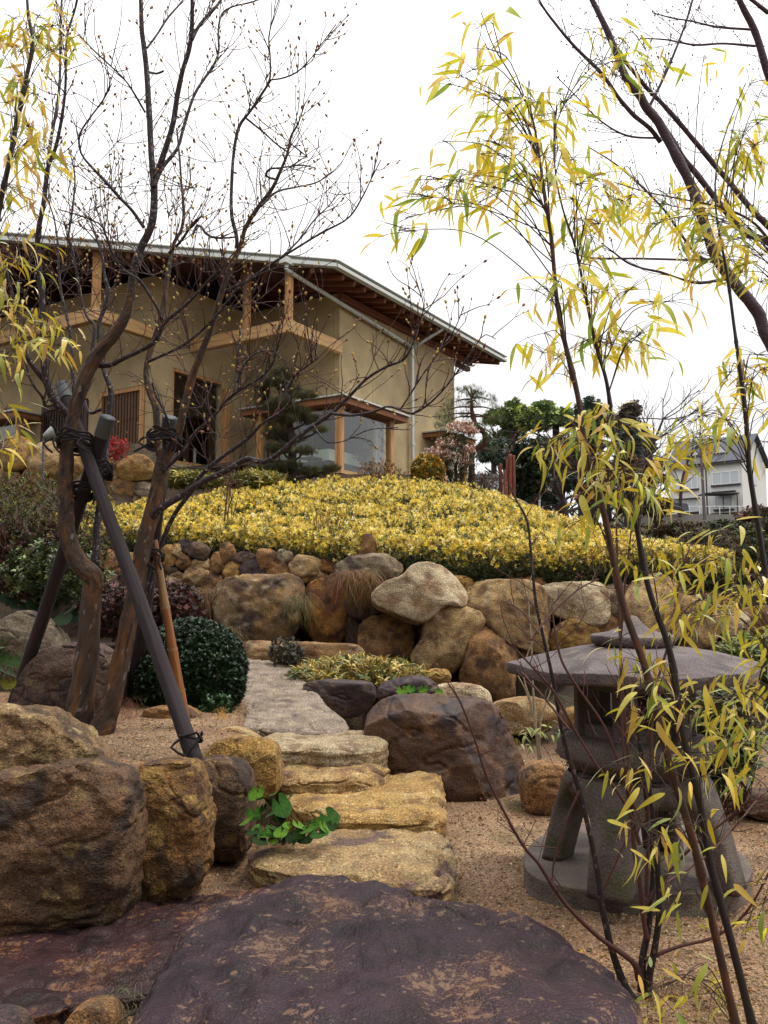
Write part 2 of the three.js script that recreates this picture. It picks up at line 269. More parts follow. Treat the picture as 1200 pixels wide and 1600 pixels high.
// ---------- the tea house ----------
const plaster = (hex) => { const t = tex(512, (u, v) => { const k = 0.86 + 0.16 * fbm(u * 5, v * 5, 2, 5, 5) + 0.06 * speck(u, v, 120, 4); return [k, k * 0.995, k * 0.98]; }); return std({ color: hex, map: rep(t, 0.5), bumpMap: rep(roughBump, 1.5), bumpScale: 0.003, roughness: 0.92 }); };
const woodTex = tex(512, (u, v) => { const g = fbm(u * 22, v * 2, 3, 4, 22), r = Math.sin((u * 9 + 1.2 * fbm(u * 3, v * 2, 6, 3, 3)) * 6.28) * 0.5; const k = 0.82 + 0.22 * g + 0.1 * r; return [k, k * 0.95, k * 0.87]; });
const woodTurned = woodTex.clone(); woodTurned.rotation = Math.PI / 2; woodTurned.needsUpdate = true;
const plank = (hex, r = 0.65) => std({ color: hex, map: woodTurned, roughness: r, bumpMap: woodTurned, bumpScale: 0.002 });
const wood = (hex, r = 0.65) => std({ color: hex, map: woodTex, roughness: r, bumpMap: woodTex, bumpScale: 0.002 });
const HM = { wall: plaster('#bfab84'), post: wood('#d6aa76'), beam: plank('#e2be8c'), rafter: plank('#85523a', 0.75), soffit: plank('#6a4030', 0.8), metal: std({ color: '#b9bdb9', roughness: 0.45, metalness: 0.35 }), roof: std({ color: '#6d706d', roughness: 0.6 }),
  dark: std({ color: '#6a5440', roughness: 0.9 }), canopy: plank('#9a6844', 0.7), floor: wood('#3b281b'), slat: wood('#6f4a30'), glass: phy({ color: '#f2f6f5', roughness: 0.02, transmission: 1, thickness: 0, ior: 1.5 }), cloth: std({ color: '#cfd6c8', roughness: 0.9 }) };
const house = new THREE.Group(); house.name = numbered('tea_house'); scene.add(house);
const G0 = 4.16, CORNER = at(530, 700, 20);
house.position.set(CORNER.x, G0, -20); house.rotation.y = 58 * Math.PI / 180;
tag(house, 'ochre plastered tea house with wide eaves, timber posts and corner bay window above the hedge', 'house');
const uvBox = (g) => metricUV(g, 0.8);
const hp = (name, geo, mat, parent = house) => part(name, uvBox(geo), mat, parent, false);
const bar = (a, b, w, h, r = 0.006) => { const l = a.distanceTo(b), g = new RoundedBoxGeometry(w, h, l, 1, r), q = new THREE.Matrix4().lookAt(b, a, V(0, 1, 0)); g.applyMatrix4(q); g.translate((a.x + b.x) / 2, (a.y + b.y) / 2, (a.z + b.z) / 2); return g; };
{
  const H = 4.55;
  // walls (each face its own), set so that openings stay open; local x runs back along the right wall, z out of it
  hp('wall', merge([slab(1.5, 6.16, -0.6, H, -0.2, 0, 0.02), slab(0, 1.5, 1.62, H, -0.2, 0, 0.02), slab(0.02, 1.5, -0.6, 0.02, -0.2, -0.003, 0.01)]), HM.wall);
  hp('wall', merge([slab(0.003, 0.2, 1.62, 1.95, -3, -0.203, 0.01), slab(0.003, 0.2, 2.55, H, -3, -0.203, 0.01), slab(0.003, 0.2, 1.953, 2.547, -2.2, -0.203, 0.01), slab(0.003, 0.2, 1.953, 2.547, -3, -2.75, 0.01), slab(0.003, 0.2, -0.6, 0.02, -3, -0.203, 0.01), slab(0.003, 0.2, 0.02, 1.62, -3, -1.98, 0.01)]), HM.wall);
  hp('wall', merge([slab(-0.93, 0, -0.6, H, -3.2, -3, 0.01), slab(-2.6, -0.93, -0.6, 0.24, -3.2, -3.003, 0.01), slab(-2.6, -0.93, 2.5, H, -3.2, -3.003, 0.01), slab(-3.26, -2.6, -0.6, H, -3.2, -3, 0.02)]), HM.wall);
  hp('wall', merge([slab(-3.257, -3.06, 1.98, H, -4.78, -3.203, 0.01), slab(-3.257, -3.06, -0.6, 0.02, -4.78, -3.203, 0.01), slab(-3.257, -3.06, -0.6, H, -5.2, -4.78, 0.01), slab(-3.257, -3.06, 1.9, H, -7.0, -5.2, 0.01), slab(-3.257, -3.06, -0.6, H, -12, -7.0, 0.01)]), HM.wall);
  hp('wall', merge([slab(6.0, 6.16, -0.6, H, -7, -0.203, 0.01), slab(-3, 6.16, -0.6, H, -12.2, -12, 0.01), slab(6.0, 6.15, -0.6, H, -12, -7, 0.01)]), HM.wall);
  hp('floor', slab(-3.05, 5.98, -0.1, 0.0, -11.9, -0.21), HM.floor);
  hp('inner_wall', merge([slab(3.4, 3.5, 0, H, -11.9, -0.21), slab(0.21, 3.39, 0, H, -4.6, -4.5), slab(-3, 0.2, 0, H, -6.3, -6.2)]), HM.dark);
  // roof: two planes meeting on a hip; the front eave runs on the slant
  const e = 4.52, s = 0.2, A = V(8.0, e, 0.86), P = V(-1.45, e, 0.86), Q = V(-9.4, e, -7.4), k = 5.5, hipP = V(P.x + k * 0.425, e + k * s, P.z - k), hA = V(8.0, e + k * s, 0.86 - k), nIn = V(0.72, 0, -0.694), qB = Q.clone().addScaledVector(nIn, 5).setY(e + 5 * s);
  const tri = (list, up) => { const p = []; for (const t of list) for (const v of t) p.push(v.x, v.y + up, v.z); const g = new THREE.BufferGeometry(); g.setAttribute('position', new THREE.Float32BufferAttribute(p, 3)); g.computeVertexNormals(); return g; };
  const back = [V(8, e + 0.4, -12.6), V(-9, e + 0.4, -12.6)];
  const faces = [[P, A, hA], [P, hA, hipP], [Q, P, hipP], [Q, hipP, qB], [hipP, hA, back[0]], [hipP, back[0], back[1]], [hipP, back[1], qB]];
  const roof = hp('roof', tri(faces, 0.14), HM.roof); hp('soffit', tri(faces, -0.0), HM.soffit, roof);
  const gut = (a, b, dy, w, h) => bar(a.clone().add(V(0, dy, 0)), b.clone().add(V(0, dy, 0)), w, h, 0.012);
  const out = V(0, 0, 0.06), outD = V(-0.04, 0, 0.042);
  hp('fascia', merge([gut(A, P, 0.09, 0.05, 0.2), gut(P, Q, 0.09, 0.05, 0.2)]), HM.metal, roof);
  hp('gutter', merge([gut(A.clone().add(out), P.clone().add(out), 0.04, 0.1, 0.09), gut(P.clone().add(out), Q.clone().add(outD), 0.04, 0.1, 0.09), gut(A.clone().add(out), P.clone().add(out), 0.165, 0.12, 0.035), gut(P.clone().add(out), Q.clone().add(outD), 0.165, 0.12, 0.035)]), HM.metal, roof);
  for (let x = -1.0; x < 7.9; x += 0.46) { const z1 = x < hipP.x ? P.z - (x - P.x) / 0.425 * 0.98 : P.z - 5; if (P.z - z1 > 0.15) hp('rafter', bar(V(x, e - 0.07, P.z - 0.06), V(x, e - 0.07 + (P.z - z1) * s, z1), 0.09, 0.12), HM.rafter, roof); }
  const dD = Q.clone().sub(P).normalize(); for (let t = 0.5; t < 10; t += 0.5) { const a = P.clone().addScaledVector(dD, t), l = Math.min(4.8, t * 2.2); hp('rafter', bar(a.clone().addScaledVector(nIn, 0.06).add(V(0, -0.07, 0)), a.clone().addScaledVector(nIn, l).add(V(0, -0.07 + l * s, 0)), 0.09, 0.12), HM.rafter, roof); }
  hp('wall_plate', merge([slab(-0.1, 7.2, 4.32, 4.5, 0.003, 0.12), slab(6.2, 7.7, 4.3, 4.44, -0.35, -0.2)]), HM.rafter);
  // open porches: beams on short posts under the eaves
  const porch = (x, z0, z1, xb, yb) => { hp('beam', slab(x - 0.09, x + 0.09, yb, yb + 0.3, z1, z0 + 0.1, 0.01), HM.beam); hp('beam', slab(x + 0.093, xb - 0.003, yb + 0.003, yb + 0.297, z0 - 0.09, z0 + 0.085, 0.01), HM.beam); };
  porch(-2.0, 0, -2.99, 0, 3.0); porch(-4.86, -3.0, -11.9, -3.27, 3.0);
  for (const [x, z] of [[-2, 0], [-2, -1.25], [-4.86, -3.0]]) hp('post', slab(x - 0.07, x + 0.07, 3.303, 4.75, z - 0.07, z + 0.07, 0.008), HM.post);
  hp('post', slab(-0.93, -0.76, 0, 2.32, -2.997, -2.86), HM.post);
  hp('clerestory', merge([slab(-0.02, 0.0, 1.95, 2.55, -2.75, -2.2)]), HM.glass);
  // the large dark window in the porch
  const big = hp('window', merge([slab(-2.6, -0.93, 2.43, 2.497, -3.19, -3.01), slab(-2.6, -0.93, 0.243, 0.3, -3.19, -3.01), slab(-2.597, -2.54, 0.303, 2.43, -3.19, -3.01)]), HM.post); hp('pane', slab(-2.54, -1.75, 0.3, 2.43, -3.12, -3.11, 0.002), HM.glass, big); hp('pane', slab(-1.72, -0.94, 0.3, 2.43, -3.15, -3.14, 0.002), HM.glass, big);
  // corner bay window
  const bay = hp('bay_window', merge([slab(-0.86, 1.72, -0.09, -0.003, 0.003, 0.66), slab(-0.86, 0.0, -0.09, -0.003, -2.05, 0.02)]), HM.beam);
  for (const g of [slab(-0.78, -0.62, 0, 1.53, 0.42, 0.58), slab(1.46, 1.62, 0, 1.53, 0.42, 0.58), slab(-0.78, -0.62, 0, 1.53, -1.97, -1.81)]) hp('post', g, HM.post, bay);
  hp('canopy', merge([slab(-0.98, 1.98, 1.533, 1.68, 0.003, 0.78, 0.01), slab(-0.98, -0.003, 1.533, 1.68, -2.3, 0, 0.01)]), HM.canopy, bay); hp('canopy_roof', merge([slab(-1.04, 2.04, 1.683, 1.725, 0.003, 0.84, 0.01), slab(-1.04, -0.003, 1.683, 1.725, -2.36, 0, 0.01)]), HM.metal, bay);
  hp('pane', slab(-0.62, 1.46, 0.003, 1.53, 0.495, 0.505, 0.002), HM.glass, bay); hp('pane', slab(-0.705, -0.695, 0.003, 1.53, -1.81, 0.42, 0.002), HM.glass, bay); hp('blind', slab(1.05, 1.44, 0.02, 1.5, 0.36, 0.37, 0.002), std({ color: '#9d9a9d', roughness: 0.9 }), bay);
  // second bay further back along the right wall
  const b2 = hp('bay_window', slab(4.36, 5.9, -0.45, -0.303, 0.003, 0.55), HM.post); for (const g of [slab(4.35, 4.55, -0.3, 1.55, 0.35, 0.55), slab(5.75, 5.9, -0.3, 1.55, 0.35, 0.55)]) hp('post', g, HM.post, b2); hp('canopy', slab(4.15, 6.05, 1.553, 1.68, 0.003, 0.75, 0.01), HM.canopy, b2); hp('canopy_roof', slab(4.1, 6.1, 1.683, 1.73, 0.003, 0.8, 0.01), HM.metal, b2); hp('pane', slab(4.55, 5.75, -0.3, 1.55, 0.46, 0.47, 0.002), HM.glass, b2);
  // lattice door and the darker screen beside it
  const lattice = (z0, z1, y1, n, nm, mat, fm) => { const f = hp(nm, merge([slab(-3.3, -3.2, 0, y1 + 0.1, z1 - 0.0, z1 + 0.13), slab(-3.3, -3.2, 0, y1 + 0.1, z0 - 0.1, z0), slab(-3.3, -3.2, y1, y1 + 0.097, z0, z1 - 0.003), slab(-3.3, -3.2, -0.02, 0.09, z0, z1 - 0.003)]), fm); for (let i = 0; i < n; i++) { const z = lerp(z0 + 0.04, z1 - 0.06, i / (n - 1)); hp('slat', slab(-3.275, -3.235, 0.093, y1 - 0.003, z - 0.019, z + 0.019, 0.003), mat, f); } for (const y of [0.6, 1.2]) hp('rail', slab(-3.232, -3.212, y, y + 0.04, z0 + 0.003, z1 - 0.006, 0.003), mat, f); hp('backing', slab(-3.19, -3.17, 0.1, y1, z0, z1 - 0.01, 0.003), std({ color: '#8d8267', roughness: 0.9 }), f); };
  lattice(-4.66, -3.34, 1.86, 13, 'lattice_door', HM.slat, HM.post); lattice(-6.85, -5.3, 1.75, 15, 'lattice_screen', wood('#2f2019'), wood('#4d3020'));
  const wl = hp('bay_window', slab(-3.75, -3.26, -0.1, -0.003, -9.6, -7.2), HM.post); for (const g of [slab(-3.75, -3.6, 0.0, 1.5, -7.35, -7.2), slab(-3.75, -3.6, 0, 1.5, -9.6, -9.45)]) hp('post', g, HM.post, wl); hp('canopy', slab(-4.0, -3.26, 1.503, 1.65, -9.8, -7.0, 0.01), HM.canopy, wl); hp('canopy_roof', slab(-4.05, -3.26, 1.653, 1.7, -9.85, -6.95, 0.01), HM.metal, wl); hp('pane', slab(-3.69, -3.68, 0, 1.5, -9.45, -7.35, 0.002), HM.glass, wl);
  // rain pipes
  const pipe = (...p) => limb(p, [0.05, 0.05], { seg: 10, step: 0.3 });
  const seg2 = (a, b) => limb([a, a.clone().lerp(b, 0.5), b], [0.05, 0.05], { seg: 10, step: 0.3 });
  hp('downpipe', merge([seg2(V(-2.25, 4.52, 0.12), V(-2.25, 4.36, 0.12)), seg2(V(-2.25, 4.36, 0.12), V(3.36, 3.98, 0.12)), seg2(V(3.36, 4.02, 0.12), V(3.36, -0.4, 0.12)), seg2(V(3.42, 4.0, 0.12), V(3.8, 4.5, 0.86)), limb([V(3.36, 1.2, 0.12), V(3.36, 1.26, 0.12), V(3.36, 1.3, 0.12)], [0.065, 0.065], { seg: 10 }), slab(-2.4, -2.1, 4.48, 4.62, 0.02, 0.22)]), HM.metal);
}
const inHouse = (x, y, z) => house.localToWorld(V(x, y, z)); house.updateMatrixWorld(true);
{ // a dark leaved pot plant standing in the bay
  const f = inHouse(0.72, 0.0, 0.2), t = thing('potted_plant', 'dark leafed pot plant standing behind the right pane of the corner bay window', 'plant', null, f); seed(590); const lg = sprig(7, 0.11, 0.04, 0.6, 0.4, 2), out = [], tips = [];
  part('pot', new THREE.LatheGeometry([[0.001, 0], [0.09, 0], [0.12, 0.16], [0.125, 0.18], [0.1, 0.17], [0.001, 0.16]].map((p) => new THREE.Vector2(...p)), 20).translate(f.x, f.y + 0.004, f.z), std({ color: '#5d4a40', roughness: 0.7 }), t);
  for (let i = 0; i < 4; i++) grow(out, tips, f.clone().add(V(0, 0.16, 0)), V(rr(-0.3, 0.3), 1, rr(-0.3, 0.3)), 0.45, 0.01, 1, { up: 0.4 }); part('stems', merge(out), std({ color: '#4a3628', roughness: 0.8 }), t);
  const L = []; for (let i = 0; i < 60; i++) { const a = rr(0, 6.28), r = rr(0.02, 0.2); L.push([f.clone().add(V(Math.cos(a) * r, rr(0.35, 0.95), Math.sin(a) * r)), [rr(-0.6, 0.6), rr(0, 6), rr(-0.6, 0.6)], rr(0.7, 1.1), vary(pick([C('#3f4a2c'), C('#4a3a2c'), C('#35422a')]), 0.2)]); } copies('foliage', lg, leafMat('#ffffff'), L, t);
}
{ // the laid table seen through the bay window
  const t = thing('dining_table', 'white clothed dining table inside the corner bay window', 'table', null, inHouse(0.55, 0, -1.0)); t.rotation.y = house.rotation.y;
  part('tablecloth', merge([slab(-0.75, 0.75, 0.62, 0.64, -0.85, 0.85, 0.004), slab(-0.76, -0.748, 0.36, 0.63, -0.85, 0.85, 0.004), slab(-0.75, 0.75, 0.36, 0.63, 0.84, 0.852, 0.004)]), HM.cloth, t, false);
  for (const [x, z] of [[-0.65, -0.75], [0.65, -0.75], [-0.65, 0.75], [0.65, 0.75]]) part('leg', slab(x - 0.03, x + 0.03, 0.003, 0.62, z - 0.03, z + 0.03), HM.slat, t, false);
  const c = single('teacup', new THREE.LatheGeometry([[0.02, 0], [0.035, 0.01], [0.045, 0.06], [0.04, 0.06], [0.02, 0.015]].map((p) => new THREE.Vector2(...p)), 16), std({ color: '#e8e6de', roughness: 0.3 }), 'small white cup standing on the white tablecloth indoors', 'cup'); c.position.copy(inHouse(0.0, 0.641, -0.7));
  for (const [k, x, z, lab] of [[0, -0.42, -1.55, 'dark wooden chair at the end of the indoor table far from the corner post'], [1, -0.42, -0.55, 'dark wooden chair at the indoor table beside the corner post']]) {
    const ch = thing('dining_chair', lab, 'chair', null, inHouse(x, 0, z)); ch.rotation.y = house.rotation.y;
    part('backrest', merge([slab(-0.2, -0.17, 0.003, 0.85, -0.2, -0.16), slab(-0.2, -0.17, 0.003, 0.85, 0.16, 0.2), slab(-0.195, -0.175, 0.45, 0.8, -0.08, 0.08)]), HM.floor, ch, false); part('seat', slab(-0.2, 0.2, 0.38, 0.42, -0.2, 0.2), HM.floor, ch, false); for (const z2 of [-0.18, 0.18]) part('leg', slab(0.15, 0.19, 0.003, 0.38, z2 - 0.02, z2 + 0.02), HM.floor, ch, false);
  }
}

// ---------- stone walls ----------
const PAL = {
  tan: ['#b7935f', '#a07c50', '#74543c', '#d6c096'], pale: ['#cdb48c', '#b3966c', '#9a7455', '#dccbaa'], brown: ['#8a6038', '#a87d48', '#54382c', '#6b5138'], orange: ['#a8702f', '#85542a', '#5b3a28', '#b98a4a'],
  dark: ['#54403a', '#6b4f3c', '#35272a', '#8d6c42'], grey: ['#97856c', '#7b6650', '#584540', '#b3a182'], gold: ['#bd954c', '#a67a3a', '#7d5634', '#cdb27a'], purple: ['#4b3840', '#5b4444', '#33262d', '#6d5340'],
};
PAL.streak = ['#a58660', '#54403a', '#b08a50', '#d6c2a0'];
PAL.tan[0] = '#d0ae7a'; PAL.pale[0] = '#e6d4b2'; PAL.brown[0] = '#b08252'; PAL.orange[0] = '#bd8238'; PAL.dark[0] = '#6d564a'; PAL.grey[0] = '#ab9a80';
for (const k in PAL) PAL[k] = PAL[k].map(C);
const facing = (d, out, o) => { // a stone set in a wall face: outline in the photograph, d metres away
  const ow = Math.max(...out.map((p) => p[0])) - Math.min(...out.map((p) => p[0])), K = 1.05 + 4.5 / ow, cx = out.reduce((a, p) => a + p[0], 0) / out.length, cy = out.reduce((a, p) => a + p[1], 0) / out.length, p = out.map(([x, y]) => at(cx + (x - cx) * 1.12, cy + (y - cy) * K, d)), w = Math.max(...p.map((q) => q.x)) - Math.min(...p.map((q) => q.x)), h = Math.max(...p.map((q) => q.y)) - Math.min(...p.map((q) => q.y)), t = Math.min(w, h);
  return stone(p, V(0, 0.12, 1), t * (o.f || 0.3), t * 0.45, { det: 14, amp: 0.022, freq: 3.2, round: 0.19, face: 0.4, facets: 15, cut: 0.74, pk: 3.2, crease: 0.014, ...o });
};
const wall = thing('stone_retaining_wall', 'retaining wall of rounded tan and brown boulders below the golden hedge', 'wall', null, V(0, 0.5, -10.6));
{
  const S = (d, pal, out, o = {}) => part('stone', facing(d, out, { pal: PAL[pal], sd: wall.children.length + 3, ...o }), stoneMat, wall);
  const N = 7; // boulders of the right and middle face
  S(10.9, 'streak', [[347, 915], [375, 906], [420, 903], [458, 904], [470, 920], [470, 955], [455, 990], [438, 1006], [385, 1006], [354, 990], [345, 945]], { f: 0.4, amp: 0.035, crease: 0.03 });
  S(10.8, 'orange', [[483, 918], [518, 908], [538, 928], [541, 962], [532, 996], [505, 1006], [486, 988], [480, 945]]);
  S(10.5, 'grey', [[528, 887], [553, 873], [600, 871], [624, 885], [620, 903], [596, 925], [567, 919], [542, 906]], { f: 0.5 });
  S(10.15, 'pale', [[587, 931], [608, 912], [628, 905], [645, 888], [680, 886], [705, 903], [723, 933], [716, 949], [692, 950], [672, 966], [655, 973], [612, 956], [592, 946]], { f: 0.45, crease: 0.006, facets: 7 });
  S(10.5, 'brown', [[571, 972], [600, 964], [637, 968], [644, 1000], [634, 1034], [592, 1042], [566, 1015]], { crease: 0.03 });
  S(10.25, 'tan', [[670, 962], [700, 951], [735, 957], [751, 968], [745, 986], [730, 1012], [708, 1047], [688, 1050], [652, 1036], [647, 1022], [660, 1000], [664, 977]], { f: 0.45 });
  S(10.2, 'brown', [[735, 992], [756, 980], [776, 987], [786, 1005], [802, 1022], [799, 1060], [795, 1088], [768, 1096], [740, 1084], [722, 1062], [728, 1020]], { f: 0.45, amp: 0.03 });
  S(10.3, 'grey', [[778, 1006], [795, 1000], [808, 1012], [806, 1032], [786, 1034]]);
  S(10.35, 'tan', [[727, 930], [745, 914], [790, 911], [826, 914], [849, 935], [851, 990], [846, 1016], [800, 1008], [775, 996], [750, 976], [730, 956]], { f: 0.35, crease: 0.02 });
  S(10.35, 'pale', [[849, 921], [900, 913], [940, 917], [952, 950], [932, 978], [905, 974], [880, 966], [854, 950]], { f: 0.35 });
  S(10.3, 'gold', [[866, 986], [888, 970], [912, 967], [930, 985], [930, 1016], [890, 1020], [864, 1010]]);
  S(10.45, 'brown', [[808, 1012], [845, 1020], [862, 1010], [866, 1040], [830, 1056], [806, 1045]]);
  S(10.4, 'tan', [[980, 932], [1008, 903], [1040, 904], [1062, 926], [1066, 972], [1040, 1004], [1000, 1004], [978, 976]], { f: 0.35 });
  S(10.45, 'grey', [[945, 922], [975, 916], [984, 935], [978, 965], [950, 958]]); S(10.45, 'brown', [[935, 985], [952, 962], [978, 972], [998, 1005], [960, 1020], [934, 1015]]);
  S(10.5, 'tan', [[1064, 940], [1090, 935], [1112, 955], [1118, 990], [1098, 1010], [1070, 1008], [1066, 972]]); S(10.5, 'pale', [[1112, 952], [1142, 950], [1164, 962], [1166, 990], [1140, 1002], [1120, 988]]); S(10.6, 'brown', [[1168, 955], [1200, 950], [1236, 958], [1240, 992], [1200, 1004], [1170, 992]]);
  S(10.7, 'grey', [[1240, 960], [1290, 955], [1310, 985], [1260, 1005]]); S(10.5, 'brown', [[1100, 1012], [1140, 1004], [1165, 1010], [1160, 1050], [1110, 1050]]); S(10.5, 'tan', [[1168, 1008], [1215, 1005], [1230, 1045], [1180, 1055]]); S(10.5, 'dark', [[1040, 1008], [1075, 1012], [1096, 1016], [1090, 1055], [1045, 1050]]);
  S(10.4, 'gold', [[702, 905], [725, 901], [739, 911], [720, 921]]); S(10.5, 'orange', [[810, 908], [830, 902], [850, 906], [848, 921], [822, 922]]);
  S(10.75, 'dark', [[540, 962], [560, 968], [572, 985], [566, 1005], [544, 1004]]); S(10.55, 'brown', [[642, 962], [664, 962], [660, 978], [642, 978]], { det: 7 }); S(10.55, 'tan', [[656, 980], [668, 980], [666, 1000], [655, 1000]], { det: 7 }); S(10.55, 'grey', [[702, 1046], [722, 1066], [720, 1084], [700, 1078], [694, 1058]]);
  S(10.55, 'purple', [[544, 930], [590, 928], [596, 955], [570, 966], [545, 958]]);
  // coursed smaller stones of the left face
  const L = (d, pal, x0, y0, x1, y1, j = 4) => { const s = wall.children.length; seed(s); const q = () => rr(-j, j) * 0.6, w = x1 - x0, h = y1 - y0; S(d, pal, [[x0 + q(), y0 + h * 0.35], [x0 + w * 0.2, y0 + q()], [x0 + w * 0.75, y0 + q()], [x1, y0 + h * 0.3 + q()], [x1 + q(), y0 + h * 0.75], [x1 - w * 0.25, y1 + q()], [x0 + w * 0.2, y1 + q()], [x0, y0 + h * 0.75]], { det: 7, f: 0.35 }); };
  for (const a of [['dark', 364, 863, 400, 883], ['brown', 402, 861, 433, 888], ['grey', 432, 861, 456, 882], ['gold', 349, 883, 378, 906], ['purple', 377, 880, 416, 906], ['brown', 415, 886, 456, 906], ['tan', 455, 871, 501, 900], ['orange', 500, 871, 546, 895], ['gold', 457, 895, 483, 912], ['tan', 485, 894, 516, 911], ['grey', 543, 858, 562, 876], ['brown', 346, 850, 366, 880]]) L(10.95, ...a);
  L(10.7, 'brown', 563, 842, 587, 874);
  for (const a of [['tan', 270, 852, 296, 870], ['gold', 254, 858, 275, 882], ['purple', 277, 848, 300, 866], ['dark', 298, 850, 326, 874], ['brown', 276, 869, 298, 887], ['tan', 300, 873, 331, 893], ['dark', 254, 885, 278, 898], ['tan', 288, 890, 320, 913], ['tan', 260, 897, 286, 908], ['pale', 256, 906, 283, 926], ['brown', 318, 896, 347, 932], ['dark', 232, 893, 257, 922], ['brown', 330, 868, 348, 895], ['tan', 150, 864, 168, 882], ['brown', 164, 864, 187, 888], ['gold', 198, 866, 214, 881], ['brown', 168, 888, 190, 905], ['dark', 158, 903, 192, 928], ['dark', 190, 886, 232, 925], ['brown', 214, 862, 252, 888], ['brown', 300, 928, 345, 975], ['orange', 325, 958, 348, 985], ['dark', 255, 925, 300, 960], ['tan', 290, 952, 306, 976]]) L(11.25, ...a);
  seed(777); for (let i = 0; i < 70; i++) { const x = rr(240, 1230), y = rr(900, 1060) - (x < 500 ? 25 : 0), w = rr(16, 34), h = rr(12, 24); L(lut((x - 600) / 130, [-4, 11.45], [-2, 11.2], [0, 10.85], [2, 10.62], [5, 10.85]), pick(['brown', 'dark', 'tan', 'grey', 'orange', 'brown']), x, y, x + w, y + h, 3); seed(900 + i); }
  // mortar and small packing between the stones
  const pos = [], idx = [], col = [], c0 = C('#54463a'), c1 = C('#2e251f'); const nx = 150, ny = 26;
  for (let j = 0; j <= ny; j++) for (let i = 0; i <= nx; i++) { const x = lerp(-4.6, 7.5, i / nx), d = wallD(x) + 0.22, lo = -0.2, hi = upGround(x, d + 0.3) - 0.06, y = lerp(lo, hi, j / ny); pos.push(x, y, -d + 0.1 * fbm(x * 4, y * 4, 2, 4)); c0.clone().lerp(c1, smooth(-0.2, 0.3, fbm(x * 5, y * 5, 8, 3))).toArray(col, col.length); }
  for (let j = 0; j < ny; j++) for (let i = 0; i < nx; i++) { const a = j * (nx + 1) + i; idx.push(a, a + 1, a + nx + 1, a + 1, a + nx + 2, a + nx + 1); }
  let g = new THREE.BufferGeometry(); g.setAttribute('position', new THREE.Float32BufferAttribute(pos, 3)); g.setAttribute('color', new THREE.Float32BufferAttribute(col, 3)); g.setIndex(idx); g.computeVertexNormals(); part('mortar', metricUV(g), stoneMat, wall);
}
const uWall = thing('garden_wall', 'low mortared stone wall of tan boulders below the lattice door', 'wall', null, V(-7, 3, -15));
{
  const S = (pal, x0, y0, x1, y1) => { const s = uWall.children.length + 80; seed(s); const w = x1 - x0, h = y1 - y0, q = () => rr(-3, 3); part('stone', facing(15, [[x0 + q(), y0 + h * 0.4], [x0 + w * 0.25, y0 + q()], [x0 + w * 0.75, y0 + q()], [x1 + q(), y0 + h * 0.35], [x1, y0 + h * 0.8], [x1 - w * 0.3, y1 + q()], [x0 + w * 0.2, y1 + q()]], { pal: PAL[pal], sd: s, det: 8 }), stoneMat, uWall); };
  for (const a of [['gold', 0, 690, 45, 735], ['tan', 46, 696, 100, 742], ['gold', 76, 708, 132, 748], ['tan', 128, 700, 170, 738], ['gold', 184, 716, 236, 752], ['brown', 170, 718, 186, 736], ['tan', 172, 735, 190, 750], ['brown', 165, 750, 216, 778], ['grey', 100, 742, 165, 776], ['brown', 34, 738, 76, 768], ['tan', -30, 735, 32, 768], ['grey', 206, 753, 240, 776], ['brown', 40, 768, 105, 795], ['tan', 108, 776, 160, 800], ['grey', -40, 690, -2, 733], ['tan', 190, 778, 235, 800]]) S(...a);
  const pos = [], idx = []; const nx = 40, ny = 10; for (let j = 0; j <= ny; j++) for (let i = 0; i <= nx; i++) { const x = lerp(-9.6, -4.1, i / nx), y = lerp(2.2, 4.1, j / ny); pos.push(x, y, -15.12 + 0.1 * fbm(x * 4, y * 4, 2, 4)); }
  for (let j = 0; j < ny; j++) for (let i = 0; i < nx; i++) { const a = j * (nx + 1) + i; idx.push(a, a + 1, a + nx + 1, a + 1, a + nx + 2, a + nx + 1); }
  let g = new THREE.BufferGeometry(); g.setAttribute('position', new THREE.Float32BufferAttribute(pos, 3)); g.setIndex(idx); g.computeVertexNormals(); const cc = new Float32Array(pos.length); for (let i = 0; i < pos.length; i += 3) C('#8d8272').toArray(cc, i); g.setAttribute('color', new THREE.BufferAttribute(cc, 3)); part('mortar', metricUV(g), stoneMat, uWall);
}

// ---------- free stones ----------
const lone = (name, geo, mat, label, cat) => { geo.computeBoundingBox(); const b = geo.boundingBox, p = V((b.min.x + b.max.x) / 2, b.min.y, (b.min.z + b.max.z) / 2); return single(name, geo, mat, label, cat, null, p); };
// lying stones: outline of the top face in the photograph at height h, sides going down
const lying = (h, out, down, o) => stone(out.map(([x, y]) => onY(x, y, h)), V(o.tx || 0, 1, o.tz || 0), o.dome || 0.05, down, { det: 34, round: 0.24, face: 0.7, amp: 0.022, freq: 2.6, facets: 7, cut: 0.88, pk: 3.2, crease: 0.02, strata: 0.026, ...o });
